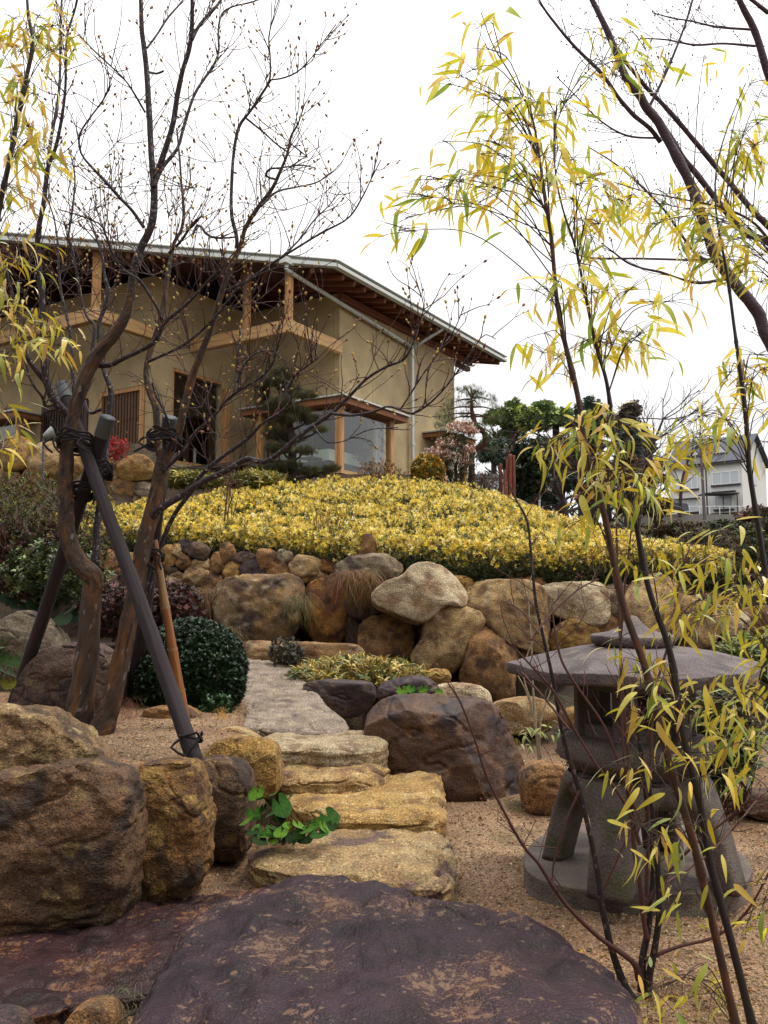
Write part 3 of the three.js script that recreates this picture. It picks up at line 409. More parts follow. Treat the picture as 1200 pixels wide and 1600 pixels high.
// standing boulders: silhouette d metres away, with their own depth
const standing = (d, out, f, b, o) => stone(out.map(([x, y]) => at(x, y, d)), V(o.nx || 0, o.ny || 0.1, 1), f, b, { det: 42, round: 0.36, face: 0.62, amp: 0.035, freq: 2.2, facets: 14, cut: 0.84, pk: 2.4, crease: 0.014, ...o });
const fleckMap = tex(1024, (u, v) => { const m = fbm(u * 4, v * 4, 8, 4, 4), g = speck(u, v, 170, 4), q = noise(u * 44, v * 64, 3, 44) * 0.0 + speck(u, v, 48, 7), a = fbm(u * 22, v * 30, 3, 4, 22), f = smooth(0.2, 0.42, 0.55 * q + 0.9 * a + 0.8 * m), f2 = smooth(0.3, 0.5, g + 0.8 * m), d = smooth(-0.1, 0.3, fbm(u * 7, v * 7, 1, 5, 7)), ck = smooth(0.03, 0.0, Math.abs(fbm(u * 5, v * 8, 6, 5, 5))); const c = C('#331f2a').lerp(C('#20121a'), d).lerp(C('#3c2526'), smooth(0.05, 0.3, m)).lerp(C('#8d7158'), Math.max(f * 0.65, f2 * 0.6)); const k = (0.85 + 0.45 * g) * (1 - 0.45 * ck); return [(c.r * k) ** 0.4545, (c.g * k) ** 0.4545, (c.b * k) ** 0.4545]; });
const fleckMat = phy({ vertexColors: true, map: rep(fleckMap, 0.9), bumpMap: graniteBump, bumpScale: 0.014, roughness: 0.56, specularIntensity: 0.55 });
const wetPurple = ['#f4f0f4', '#fff4ec', '#d8ccd4'].map(C), wetBrown = ['#f0d8c4', '#ffe0c4', '#c4a89c'].map(C);
lone('boulder', lying(0.2, [[165, 1700], [198, 1610], [222, 1565], [262, 1512], [335, 1450], [420, 1418], [500, 1420], [570, 1432], [650, 1456], [740, 1482], [820, 1502], [900, 1526], [955, 1560], [998, 1600], [1025, 1650], [1000, 1800], [600, 1900], [250, 1850]], 0.5, { pal: wetPurple, sd: 401, det: 76, dome: 0.2, round: 0.32, face: 0.85, amp: 0.042, freq: 1.9, facets: 12, cut: 0.9, pk: 3, crease: 0.02, strata: 0.008 }), fleckMat, 'huge wet purple boulder lying flat in front, flecked with tan lichen', 'boulder');
lone('boulder', lying(0.03, [[-140, 1480], [-60, 1462], [60, 1448], [180, 1424], [290, 1404], [400, 1390], [470, 1386], [470, 1430], [360, 1500], [260, 1560], [160, 1580], [60, 1600], [-60, 1625]], 0.4, { pal: wetBrown, sd: 412, det: 60, dome: 0.05, round: 0.35, amp: 0.024, facets: 6, pk: 3.4, crease: 0.02, tz: -0.1 }), fleckMat, 'dark brown flat boulder below the mossy boulders, behind the huge purple one', 'boulder');
lone('boulder', standing(2.75, [[100, 1600], [118, 1575], [150, 1564], [178, 1572], [192, 1600], [190, 1650], [95, 1650]], 0.08, 0.1, { pal: PAL.brown, sd: 421, det: 20, amp: 0.012 }), stoneMat, 'small brown stone wedged between the two dark flat boulders', 'stone');
lone('boulder', standing(2.5, [[-60, 1640], [-30, 1590], [5, 1582], [32, 1598], [40, 1660], [-20, 1720]], 0.1, 0.1, { pal: PAL.purple, sd: 422, det: 20, amp: 0.012 }), stoneMat, 'dark stone tip in front of the brown flat boulder, cut by the picture corner', 'stone');
// the edging boulders of the tree bed
const edgeGrey = ['#79583a', '#60442c', '#3c2b20', '#94784a'].map(C), edgeGold = ['#8f6630', '#6b4a26', '#42301f', '#ac8a46'].map(C);
lone('boulder', standing(4.15, [[-110, 1150], [-60, 1112], [0, 1103], [70, 1110], [120, 1140], [160, 1180], [170, 1230], [120, 1330], [0, 1380], [-120, 1360]], 0.2, 0.4, { pal: ['#9c8056', '#846442', '#553f2c', '#c0a87a'].map(C), sd: 431, amp: 0.05, pk: 2.6 }), stoneMat, 'large mossy boulder with a sunlit pale top, hindmost of the bed edge', 'boulder');
lone('boulder', standing(3.75, [[-150, 1260], [-60, 1212], [40, 1200], [110, 1186], [170, 1192], [206, 1215], [215, 1270], [212, 1360], [196, 1432], [110, 1450], [0, 1462], [-150, 1470]], 0.22, 0.35, { pal: edgeGrey, sd: 433, amp: 0.045 }), stoneMat, 'massive speckled brown boulder standing in front of the pale topped one', 'boulder');
lone('boulder', standing(4.05, [[205, 1215], [225, 1192], [270, 1186], [305, 1194], [322, 1240], [327, 1310], [318, 1370], [300, 1400], [240, 1410], [200, 1400], [196, 1300]], 0.16, 0.3, { pal: edgeGold, sd: 437, amp: 0.035 }), stoneMat, 'upright gold flecked boulder right of the massive speckled one', 'boulder');
lone('boulder', standing(4.65, [[300, 1205], [318, 1188], [365, 1188], [388, 1206], [392, 1260], [388, 1325], [372, 1342], [330, 1340], [305, 1320], [298, 1260]], 0.16, 0.32, { pal: edgeGrey, sd: 441, round: 0.3, amp: 0.02 }), stoneMat, 'square mossy stone block at the foot of the dark support pole', 'boulder');
lone('boulder', standing(5.2, [[325, 1172], [345, 1156], [400, 1152], [432, 1166], [438, 1200], [434, 1240], [400, 1250], [340, 1245], [325, 1210]], 0.14, 0.3, { pal: PAL.gold.map((c, i) => i === 2 ? C('#5d4630') : c), sd: 443, round: 0.3, amp: 0.02 }), stoneMat, 'flat topped gold stone block beside the path, behind the leafy plant', 'boulder');
lone('stone', standing(5.9, [[328, 1152], [345, 1138], [375, 1135], [402, 1148], [410, 1163], [370, 1170], [330, 1165]], 0.1, 0.14, { pal: PAL.tan, sd: 445, det: 20, amp: 0.012 }), stoneMat, 'small rounded tan stone at the near end of the slab bridge', 'stone');
lone('stone', standing(6.3, [[224, 1112], [255, 1102], [290, 1104], [320, 1122], [330, 1140], [290, 1142], [235, 1130]], 0.16, 0.2, { pal: PAL.brown, sd: 446, det: 20, amp: 0.015 }), stoneMat, 'low brown stone under the round boxwood, by the pole foot', 'stone');
lone('boulder', standing(6.6, [[30, 1110], [40, 1060], [70, 1022], [110, 1006], [160, 1008], [185, 1035], [190, 1075], [180, 1112], [110, 1125]], 0.3, 0.4, { pal: ['#6d5446', '#5a443c', '#46343a', '#7d6650'].map(C), sd: 447, amp: 0.025 }), stoneMat, 'domed purple brown boulder behind the twin tree trunks', 'boulder');
lone('boulder', standing(7.6, [[-40, 1090], [-30, 1000], [10, 968], [45, 955], [72, 965], [100, 1010], [110, 1080], [60, 1110]], 0.3, 0.4, { pal: ['#7d705c', '#685a4a', '#4d4240', '#8d8468'].map(C), sd: 449, amp: 0.03 }), stoneMat, 'grey pointed boulder among the broad leaves beyond the leaning pole', 'boulder');
// the stepping stones and the slab bridge
const stepGold = ['#c6a46c', '#ad8654', '#7a5944', '#d6ba86'].map(C);
lone('stepping_stone', lying(0.11, [[392, 1350], [405, 1318], [480, 1308], [560, 1306], [640, 1302], [690, 1306], [712, 1330], [712, 1362], [690, 1392], [600, 1392], [520, 1382], [440, 1372]], 0.2, { pal: ['#c4a676', '#a9865c', '#6d5254', '#d4ba8c'].map(C), sd: 451, crease: 0.03, amp: 0.024, pk: 3 }), stoneMat, 'broad banded stepping stone nearest the purple boulder', 'stepping stone', null);
lone('stepping_stone', lying(0.18, [[440, 1240], [470, 1226], [560, 1222], [640, 1214], [680, 1213], [692, 1240], [696, 1275], [688, 1290], [600, 1288], [520, 1285], [450, 1262]], 0.25, { pal: ['#cda862', '#b48a4c', '#8a6646', '#dcc088'].map(C), sd: 453, crease: 0.025 }), stoneMat, 'golden stepping stone beside the round leaved plant, second from the front', 'stepping stone');
lone('stepping_stone', lying(0.26, [[432, 1210], [450, 1200], [520, 1198], [590, 1200], [608, 1212], [560, 1226], [480, 1230], [440, 1226]], 0.3, { pal: stepGold, sd: 455, crease: 0.02 }), stoneMat, 'thin tan stepping stone left of the brown boulder, third from the front', 'stepping stone');
lone('stepping_stone', lying(0.37, [[404, 1168], [420, 1152], [480, 1147], [560, 1148], [600, 1156], [596, 1176], [540, 1182], [460, 1180], [412, 1180]], 0.4, { pal: ['#cfbc9a', '#bca480', '#94785c', '#dccfae'].map(C), sd: 457, crease: 0.015 }), stoneMat, 'pale stepping stone joining the near end of the slab bridge', 'stepping stone');
{ // the bridge: one long split slab with toothed sides, rising a little
  const L = [], R = []; for (const [x, y, d] of [[372, 1138, 6.35], [374, 1100, 7.2], [376, 1066, 8.3], [380, 1040, 9.3], [384, 1026, 10.0]]) L.push(at(x, y, d)); for (const [x, y, d] of [[438, 1024, 10.0], [458, 1048, 9.2], [480, 1070, 8.3], [512, 1104, 7.2], [540, 1143, 6.3], [470, 1148, 6.22], [410, 1148, 6.25]]) R.push(at(x, y, d));
  lone('slab_bridge', stone([...L, ...R], V(0, 1, 0.06), 0.03, 0.2, { det: 50, round: 0.16, face: 0.9, amp: 0.014, freq: 5, facets: 1, cut: 0.98, pk: 3, crease: 0.02, strata: 0.014, pal: ['#b4a394', '#a18f80', '#7d6c68', '#c8baa4'].map(C), sd: 459 }), stoneMat, 'long grey split stone slab bridging up to the wall', 'bridge');
}
lone('stepping_stone', standing(9.9, [[372, 1006], [420, 1002], [500, 1004], [560, 1008], [572, 1022], [568, 1040], [500, 1048], [420, 1040], [378, 1040]], 0.3, 0.3, { pal: ['#b3905e', '#9a6f44', '#6d4a3a', '#c9b186'].map(C), sd: 461, det: 20, round: 0.25, amp: 0.02 }), stoneMat, 'long flat tan stone across the far end of the slab bridge', 'stepping stone');
lone('boulder', standing(6.35, [[570, 1160], [572, 1120], [592, 1096], [620, 1086], [680, 1084], [740, 1090], [780, 1112], [805, 1160], [818, 1200], [816, 1240], [770, 1256], [680, 1250], [600, 1215], [570, 1190]], 0.42, 0.3, { pal: ['#5f3f28', '#75502f', '#35242a', '#866040'].map(C), sd: 463, round: 0.22, face: 0.4, amp: 0.026, crease: 0.018, facets: 5, cut: 0.9, planes: [[-0.42, 0.06, 1, 0.80], [0.75, 0.3, 0.8, 0.66], [0.05, 1, 0.35, 0.82], [-0.6, 0.9, 0.5, 0.86]] }), phy({ vertexColors: true, map: graniteMap, bumpMap: graniteBump, bumpScale: 0.01, roughness: 0.62 }), 'big angular red brown boulder between the path and the lantern', 'boulder');
// around the small pool
const pool = [[7.9, 'purple', [[474, 1070], [500, 1062], [545, 1062], [585, 1070], [586, 1095], [560, 1118], [520, 1120], [490, 1100]], 'dark wet purple stone under the dwarf bamboo by the bridge'], [8.1, 'purple', [[582, 1085], [600, 1066], [640, 1056], [668, 1058], [690, 1085], [680, 1110], [600, 1110]], 'rounded purple stone right of the dwarf bamboo'],
  [8.9, 'gold', [[652, 1056], [668, 1046], [700, 1046], [706, 1060], [690, 1074], [655, 1070]], 'small sandy stone wedged under the leaning wall boulder'], [8.3, 'pale', [[668, 1078], [700, 1068], [750, 1072], [766, 1085], [766, 1108], [730, 1112], [680, 1105]], 'long pale cracked stone behind the red brown boulder'], [8.0, 'tan', [[770, 1100], [800, 1090], [840, 1090], [866, 1104], [866, 1135], [830, 1148], [780, 1140]], 'flat topped tan stone left of the lantern, near the wall'],
  [8.2, 'gold', [[880, 1112], [905, 1105], [925, 1112], [925, 1135], [885, 1136]], 'small yellow stone half hidden by the lantern'], [5.7, 'brown', [[816, 1212], [838, 1192], [872, 1192], [888, 1215], [890, 1262], [824, 1266]], 'dark low stone left behind the lantern'], [5.6, 'dark', [[1145, 1262], [1160, 1242], [1200, 1236], [1250, 1240], [1260, 1270], [1180, 1280]], 'flat dark stone right beyond the lantern base']];
pool.forEach(([d, pal, out, lab], i) => lone('stone', standing(d, out, 0.2, 0.25, { pal: PAL[pal], sd: 470 + i, det: 20, amp: 0.018 }), pal === 'purple' ? wetMat : stoneMat, lab, 'stone'));
// flat stones at the top of the hedge
[[17.6, [[500, 772], [520, 764], [590, 766], [624, 774], [610, 784], [510, 782]], 'low flat stone beneath the corner bay window'], [17.6, [[640, 776], [660, 769], [690, 772], [700, 782], [650, 786]], 'small grey stone in the hedge top below the yellow bush'], [17.2, [[745, 790], [760, 780], [810, 782], [830, 794], [815, 806], [755, 802]], 'flat grey rock by the split log fence at the hedge top']].forEach(([d, out, lab], i) => lone('stone', standing(d, out, 0.3, 0.3, { pal: PAL.grey, sd: 490 + i, det: 20, amp: 0.02 }), stoneMat, lab, 'stone'));

// ---------- the stone lantern ----------
const fineMap = tex(512, (u, v) => { const k = 0.8 + 0.3 * speck(u, v, 110, 1) + 0.2 * fbm(u * 6, v * 6, 4, 4, 6); return [k, k * 0.985, k * 0.96]; });
{
  const LX = 1.245, LZ = -4.2, lp = V(LX, 0, LZ), t = thing('stone_lantern', 'broad roofed grey stone lantern on four arched legs behind the bamboo', 'stone lantern', null, lp);
  const lc = ['#7b7176', '#6b6165', '#544a4d', '#8d827c'].map(C), lmat = std({ vertexColors: true, map: fineMap, bumpMap: graniteBump, bumpScale: 0.012, roughness: 0.82 });
  const dark = ['#6f6464', '#5f5555', '#4b4142', '#5a5e40'].map(C);  // body stone toned darker than the roof for shade, with moss green patches
  const paint = (g, pal, k = 2.5) => { const p = g.attributes.position, c = new Float32Array(p.count * 3), q = V(); for (let i = 0; i < p.count; i++) stains(q.fromBufferAttribute(p, i), pal, k, 3).toArray(c, i * 3); g.setAttribute('color', new THREE.BufferAttribute(c, 3)); return metricUV(g); };
  // rings whose plan is a rounded hexagon with corners left and right
  const hexR = (a, r, hx) => { const w = Math.PI / 3, b = ((a % w) + w) % w - w / 2, e = Math.cos(Math.PI / 6) / Math.cos(b); return r * lerp(1, e, hx); };
  const hexLathe = (prof, hx, seg = 96, lift = 0) => { const pos = [], idx = []; prof.forEach(([r, y]) => { for (let j = 0; j < seg; j++) { const a = j / seg * Math.PI * 2, R = hexR(a, r, hx), up = lift ? lift * Math.pow(r / 0.63, 6) * Math.pow(Math.abs(Math.cos(3 * a)), 3) : 0; const ww = 0.003 * fbm(Math.cos(a) * r * 9, y * 9, Math.sin(a) * r * 9, 3); pos.push(Math.cos(a) * (R + ww), y + up + ww, Math.sin(a) * (R + ww)); } }); for (let i = 0; i < prof.length - 1; i++) for (let j = 0; j < seg; j++) { const a = i * seg + j, b = i * seg + (j + 1) % seg; idx.push(a, a + seg, b, b, a + seg, b + seg); } const g = new THREE.BufferGeometry(); g.setAttribute('position', new THREE.Float32BufferAttribute(pos, 3)); g.setIndex(idx); g.computeVertexNormals(); return g; };
  const rp = [[0.001, 1.205]]; for (let i = 1; i <= 14; i++) { const k = i / 14; rp.push([0.63 * k, 1.205 - 0.105 * Math.pow(k, 2.6)]); } rp.push([0.635, 1.095], [0.632, 1.055], [0.62, 1.046], [0.45, 1.05], [0.3, 1.06], [0.001, 1.06]);
  part('roof', paint(hexLathe(rp, 0.85, 120, 0.02), lc), lmat, t, false);
  part('finial', paint(hexLathe([[0.001, 1.352], [0.02, 1.348], [0.032, 1.332], [0.05, 1.31], [0.08, 1.286], [0.13, 1.268], [0.2, 1.256], [0.207, 1.25], [0.207, 1.228], [0.19, 1.205], [0.15, 1.192], [0.12, 1.19]], 0.0, 64), lc), lmat, t, false);
  const fb = []; for (let i = 0; i < 6; i++) { const a = i * Math.PI / 3, g = new RoundedBoxGeometry(0.1, 0.3, 0.075, 2, 0.01); g.translate(0.245, 0.91, 0); g.rotateY(-a); fb.push(g); const s = Math.PI / 6; for (const [y, h] of [[0.795, 0.07], [1.025, 0.066]]) { const b = new RoundedBoxGeometry(0.05, h, 0.2, 1, 0.008); b.translate(0.222, y, 0); b.rotateY(-a - s); fb.push(b); } }
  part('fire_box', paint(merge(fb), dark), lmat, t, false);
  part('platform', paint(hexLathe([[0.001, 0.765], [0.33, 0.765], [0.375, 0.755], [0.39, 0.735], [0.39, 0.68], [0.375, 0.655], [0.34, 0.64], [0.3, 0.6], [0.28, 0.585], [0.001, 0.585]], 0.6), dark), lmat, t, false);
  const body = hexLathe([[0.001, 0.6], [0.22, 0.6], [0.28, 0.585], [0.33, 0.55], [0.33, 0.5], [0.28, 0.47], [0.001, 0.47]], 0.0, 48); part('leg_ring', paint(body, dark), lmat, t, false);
  for (const ang of [146, 236, 326, 56]) { // each leg: a rounded slab that widens into the ring
    const a = ang * Math.PI / 180, ou = V(Math.cos(a), 0, -Math.sin(a)), sd = V(-ou.z, 0, ou.x), pos = [], idx = [], n = 18, m = 24;
    for (let i = 0; i <= n; i++) { const k = i / n, r = lerp(0.26, 0.42, Math.pow(k, 0.85)), y = lerp(0.585, 0.11, Math.pow(k, 1.15)), w = lerp(0.25, 0.1, smooth(0, 0.5, k)) , th = lerp(0.075, 0.062, k);
      for (let j = 0; j < m; j++) { const b = j / m * Math.PI * 2, cx = Math.sign(Math.cos(b)) * Math.pow(Math.abs(Math.cos(b)), 0.5), cy = Math.sign(Math.sin(b)) * Math.pow(Math.abs(Math.sin(b)), 0.5), bow = k < 0.5 ? -0.10 * (1 - k * 2) * cx * cx : 0; const q = ou.clone().multiplyScalar(r + cy * th + bow).addScaledVector(sd, cx * w); pos.push(q.x, y, q.z); } }
    for (let i = 0; i < n; i++) for (let j = 0; j < m; j++) { const p = i * m + j, q = i * m + (j + 1) % m; idx.push(p, q, p + m, q, q + m, p + m); }
    const c0 = pos.length / 3; pos.push(ou.x * 0.42, 0.11, ou.z * 0.42); for (let j = 0; j < m; j++) idx.push(n * m + j, n * m + (j + 1) % m, c0);
    const g = new THREE.BufferGeometry(); g.setAttribute('position', new THREE.Float32BufferAttribute(pos, 3)); g.setIndex(idx); g.computeVertexNormals(); part('leg', paint(g, ['#6d625f', '#5c524e', '#4a403e', '#545a36'].map(C)), lmat, t, false);  // leg colour carries the shade below the roof, plus a moss tint
  }
  const sl = [[822, 1330], [818, 1352], [835, 1372], [885, 1388], [960, 1396], [1050, 1400], [1130, 1395], [1172, 1372], [1168, 1345], [1120, 1310], [1080, 1292], [1000, 1286], [920, 1288], [860, 1300]].map(([x, y]) => onY(x, y, 0.1));
  part('base_slab', stone(sl, V(0, 1, 0), 0.015, 0.2, { det: 30, round: 0.14, face: 0.5, amp: 0.008, facets: 1, cut: 0.98, pal: ['#80736d', '#6f625c', '#584c48', '#7a7360'].map(C), sd: 501 }), lmat, t);
}

// ---------- leaves and bushes ----------
const cols = (...h) => h.map(C);
function blob(n, c, r, o = {}) { // positions through a crown, denser towards its skin, in clumps
  const { shell = 0.55, clump = 0.35, freq = 2.4, flat = -1, skin = 0 } = o, L = []; let guard = 0; const sc = freq / Math.max(r.x, r.y);
  while (L.length < n && guard++ < n * 30) { const d = V(rr(-1, 1), rr(flat, 1), rr(-1, 1)), l = d.length(); if (l > 1 || l < shell * rnd()) continue; if (skin) d.multiplyScalar(rr(skin, 1.03) / Math.max(l, 0.05)); const lump = 1 + clump * 1.6 * fbm(d.x * freq + c.x * 3, d.y * freq + c.y, d.z * freq + c.z * 3, 3); if (clump > 0.12 && l > 0.35 && fbm((c.x + d.x * r.x) * sc * 1.6, (c.y + d.y * r.y) * sc * 1.6, (c.z + d.z * r.z) * sc * 1.6, 3) < -0.3 + 0.5 * clump) continue; L.push(V(c.x + d.x * r.x * lump, c.y + d.y * r.y * lump, c.z + d.z * r.z * lump)); } return L;
}
const barkMat = (hex) => std({ color: hex, roughness: 0.9, bumpMap: rep(roughBump, 2, 5), bumpScale: 0.006 });
function grow(out, tips, p, dir, len, r, lev, o) { // a branching shoot
  const { bend = 0.35, up = 0.25, kids = 3, shrink = 0.66, spread = 0.7 } = o, pts = [p.clone()], d = dir.clone().normalize(), n = 4;
  for (let i = 0; i < n; i++) { d.add(V(rr(-bend, bend), rr(-bend, bend) + up * 0.3, rr(-bend, bend)).multiplyScalar(0.6)).normalize(); pts.push(pts[i].clone().addScaledVector(d, len / n)); }
  out.push(limb(pts, [r, r * 0.62], { seg: lev > 1 ? 6 : 4, step: len / 5, cap: false }));
  if (lev <= 0) { tips.push([pts[n], d.clone()]); tips.push([pts[n - 1], d.clone()]); return; }
  for (let k = 0; k < kids; k++) { const i = 1 + Math.floor(rnd() * n), q = pts[Math.min(i + (k === 0 ? 1 : 0), n)], nd = d.clone().add(V(rr(-1, 1), rr(-0.6, 0.9), rr(-1, 1)).multiplyScalar(spread)); grow(out, tips, k === 0 ? pts[n] : q, nd, len * shrink * rr(0.75, 1.15), r * 0.6, lev - 1, o); }
  tips.push([pts[n], d.clone()]);
}
function bush(name, label, cat, c, r, o) {
  const { n = 900, leaf, mat, pal, size = 1, stem = '#4a3324', stems = 5, group, core, blobO = {}, base } = o;
  const foot = base || V(c.x, c.y - r.y, c.z), t = thing(name, label, cat, group, foot); seed(o.sd || Math.round((c.x * 31 + c.z * 57 + c.y * 13) * 10) + 9000);
  const out = [], tips = []; for (let i = 0; i < stems; i++) grow(out, tips, foot.clone().add(V(rr(-0.1, 0.1) * r.x, -0.03, rr(-0.1, 0.1) * r.z)), V(rr(-0.8, 0.8) * r.x, r.y * 1.5, rr(-0.8, 0.8) * r.z), r.y * (o.stemLen || 0.8), r.y * (o.stemR || 0.025), 2, { spread: 0.8 });
  if (stems) part('stems', merge(out), barkMat(stem), t);
  const L = blob(n, c, r, blobO).map((p) => [p, [rr(-0.7, 0.7), rr(0, 6.3), rr(-0.7, 0.7)], size * rr(0.7, 1.25), vary(pick(pal), 0.28, 0.015)]);
  copies('foliage', leaf, mat, L, t);
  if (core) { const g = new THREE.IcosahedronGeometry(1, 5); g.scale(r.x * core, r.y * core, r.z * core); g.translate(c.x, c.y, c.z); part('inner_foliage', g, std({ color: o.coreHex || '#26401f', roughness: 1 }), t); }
  return t;
}
seed(77);
const WHITE = '#ffffff', rosette = sprig(9, 0.044, 0.0125, 0.9, 0.25, 2), smallSprig = sprig(8, 0.028, 0.014, 0.5, 0.2, 2), broadSprig = sprig(7, 0.075, 0.035, 0.6, 0.3, 2), grassy = sprig(9, 0.16, 0.012, 1.1, 0.7, 3), bamSprig = sprig(7, 0.13, 0.022, 0.9, 0.55, 3), needle = sprig(16, 0.055, 0.011, 0.8, 0.1, 1), farLeaf = sprig(7, 0.42, 0.2, 0.6, 0.3, 2);
const tintMat = (o = {}) => leafMat(WHITE, { transmission: 0.22, roughness: 0.7, ...o }), LM = tintMat(), LMw = tintMat({ roughness: 0.42, transmission: 0.12 });

{ // the golden hedge covering the bank above the wall
  const hedge = tag(new THREE.Group(), 'mounded golden variegated hedge filling the bank between wall and house', 'hedge'); hedge.name = numbered('golden_hedge'); scene.add(hedge); hedge.position.copy(gAt(0, 11));
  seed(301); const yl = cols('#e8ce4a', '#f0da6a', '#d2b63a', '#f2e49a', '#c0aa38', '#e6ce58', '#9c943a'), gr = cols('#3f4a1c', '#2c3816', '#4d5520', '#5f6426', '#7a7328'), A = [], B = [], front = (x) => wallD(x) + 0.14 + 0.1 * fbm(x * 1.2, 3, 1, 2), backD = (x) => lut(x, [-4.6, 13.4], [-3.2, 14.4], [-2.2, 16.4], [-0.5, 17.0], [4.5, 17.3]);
  let tries = 0; while (A.length < 62000 && tries++ < 600000) {
    const x = rr(-4.7, 6.1), f = front(x), bk = backD(x); const d = f + (bk - f) * Math.pow(rnd(), 1.25); if (x > hedgeRight(d) + 0.1 * fbm(x * 3, d * 3, 1)) continue;
    const rim = Math.sqrt(clamp((d - f) / 0.5)), side = Math.sqrt(clamp((hedgeRight(d) - x) / 0.5)), bump = 0.34 * fbm(x * 1.3, d * 1.3, 4, 3) + 0.2 * fbm(x * 3.4, d * 3.4, 7, 2), top = groundH(x, Math.max(d, f + 0.35)) + (0.42 + bump) * Math.max(0.15, Math.min(rim, side));
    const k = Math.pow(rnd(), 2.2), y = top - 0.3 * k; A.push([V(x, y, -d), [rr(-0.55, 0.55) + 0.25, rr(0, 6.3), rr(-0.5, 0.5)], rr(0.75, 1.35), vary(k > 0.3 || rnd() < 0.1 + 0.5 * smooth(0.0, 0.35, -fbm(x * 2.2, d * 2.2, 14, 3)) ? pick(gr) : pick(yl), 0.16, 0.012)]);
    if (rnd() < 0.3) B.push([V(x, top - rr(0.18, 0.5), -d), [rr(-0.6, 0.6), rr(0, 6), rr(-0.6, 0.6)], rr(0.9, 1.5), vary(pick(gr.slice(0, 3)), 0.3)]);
  }
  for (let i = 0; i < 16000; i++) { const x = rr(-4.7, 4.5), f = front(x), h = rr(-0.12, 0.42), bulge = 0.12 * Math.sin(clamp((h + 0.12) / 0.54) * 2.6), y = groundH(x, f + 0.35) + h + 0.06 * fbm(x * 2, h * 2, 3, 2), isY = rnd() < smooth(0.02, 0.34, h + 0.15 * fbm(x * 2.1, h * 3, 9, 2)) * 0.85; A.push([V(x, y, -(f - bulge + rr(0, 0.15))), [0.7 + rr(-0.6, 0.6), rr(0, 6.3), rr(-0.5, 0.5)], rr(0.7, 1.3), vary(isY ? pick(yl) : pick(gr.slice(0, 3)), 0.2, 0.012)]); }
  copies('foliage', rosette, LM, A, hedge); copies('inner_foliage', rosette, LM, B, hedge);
}
// the round boxwood by the path
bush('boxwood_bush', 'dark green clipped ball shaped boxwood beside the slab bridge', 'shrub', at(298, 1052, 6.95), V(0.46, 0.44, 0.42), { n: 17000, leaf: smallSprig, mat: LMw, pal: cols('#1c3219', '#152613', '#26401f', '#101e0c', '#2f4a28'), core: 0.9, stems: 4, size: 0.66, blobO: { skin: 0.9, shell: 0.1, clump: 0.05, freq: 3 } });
bush('boxwood_bush', 'small green shoot of boxwood hanging at the foot of the ball shaped bush', 'shrub', at(335, 1108, 6.6), V(0.14, 0.13, 0.14), { n: 420, leaf: smallSprig, mat: LMw, pal: cols('#24401f', '#2f4d26', '#3a5a30'), stems: 3 });
bush('azalea_bush', 'loose olive and maroon azalea at the far side of the tree bed', 'shrub', at(45, 835, 8.9), V(0.95, 0.66, 0.6), { n: 3000, leaf: rosette, mat: LM, pal: cols('#56622a', '#6b6d2a', '#7a7430', '#3a4220', '#4a2a22', '#5a2f28'), stems: 12, stemLen: 0.9, blobO: { shell: 0.5, clump: 0.4 } });
bush('azalea_bush', 'dark maroon twiggy azalea low at the margin by the leaning pole', 'shrub', at(20, 880, 8.5), V(0.6, 0.4, 0.4), { n: 900, leaf: smallSprig, mat: LM, pal: cols('#4a2420', '#5c302a', '#38201c', '#3c3a1e'), stems: 14, size: 1.5, stemLen: 1.1, blobO: { shell: 0.4, clump: 0.5 } });
bush('camellia_bush', 'pale edged green leafed camellia behind the leaning pole', 'shrub', at(80, 895, 8.1), V(0.5, 0.3, 0.35), { n: 700, leaf: broadSprig, mat: LMw, pal: cols('#56643a', '#3d4f2a', '#7a8454', '#2a3a1a'), size: 0.75, stems: 6, blobO: { shell: 0.4, clump: 0.5 } });
bush('heather_bush', 'dull red low shrub at the wall foot, between the tree trunks', 'shrub', at(182, 955, 10.2), V(0.5, 0.34, 0.4), { n: 1600, leaf: smallSprig, mat: LM, pal: cols('#50261f', '#3d1d1a', '#6a3428', '#33251a'), stems: 8, size: 1.4 });
bush('heather_bush', 'dull red low shrub at the wall foot, above the clipped boxwood', 'shrub', at(262, 950, 10.3), V(0.46, 0.3, 0.4), { n: 1500, leaf: smallSprig, mat: LM, pal: cols('#50261f', '#3d1d1a', '#6a3428', '#33251a'), stems: 8, size: 1.4 });
bush('dwarf_bamboo', 'patch of yellow edged dwarf bamboo beside the slab bridge', 'ground cover', at(560, 1056, 8.6), V(0.68, 0.17, 0.4), { n: 900, leaf: bamSprig, mat: LM, pal: cols('#a08a36', '#c2a654', '#5d6a28', '#8d7a30', '#4a5a20', '#d0ba78'), stems: 8, size: 0.78, stemLen: 0.5, blobO: { shell: 0.5, clump: 0.3, flat: -0.6 } });
bush('low_shrub', 'dark twiggy low plant growing in front of the long flat stone', 'shrub', at(448, 1022, 9.3), V(0.2, 0.17, 0.2), { n: 260, leaf: smallSprig, mat: LM, pal: cols('#33371c', '#4a3a22', '#2a2c18'), stems: 10, size: 1.3 });
const tuft = (label, px, py, d, n, len, hang, pal, w = 0.3) => { const c = at(px, py, d), t = thing('grass_tuft', label, 'grass', null, c); seed(px * 7 + py); const g = []; const L = []; for (let i = 0; i < n * 1.8; i++) { const a = rr(0, 6.28); L.push([c.clone().add(V(rr(-w, w), rr(-0.08, 0.08), rr(-0.06, 0.1))), [rr(-0.3, 0.5) - (hang ? -0.5 : 0.7), rr(-1.2, 1.2), rr(-0.5, 0.5)], len * rr(0.6, 1.2), vary(pick(pal), 0.25)]); } copies('blades', leafGeo(1, 0.014, hang ? 1.1 : 0.5, 0.2, 5), LM, L, t); return t; };
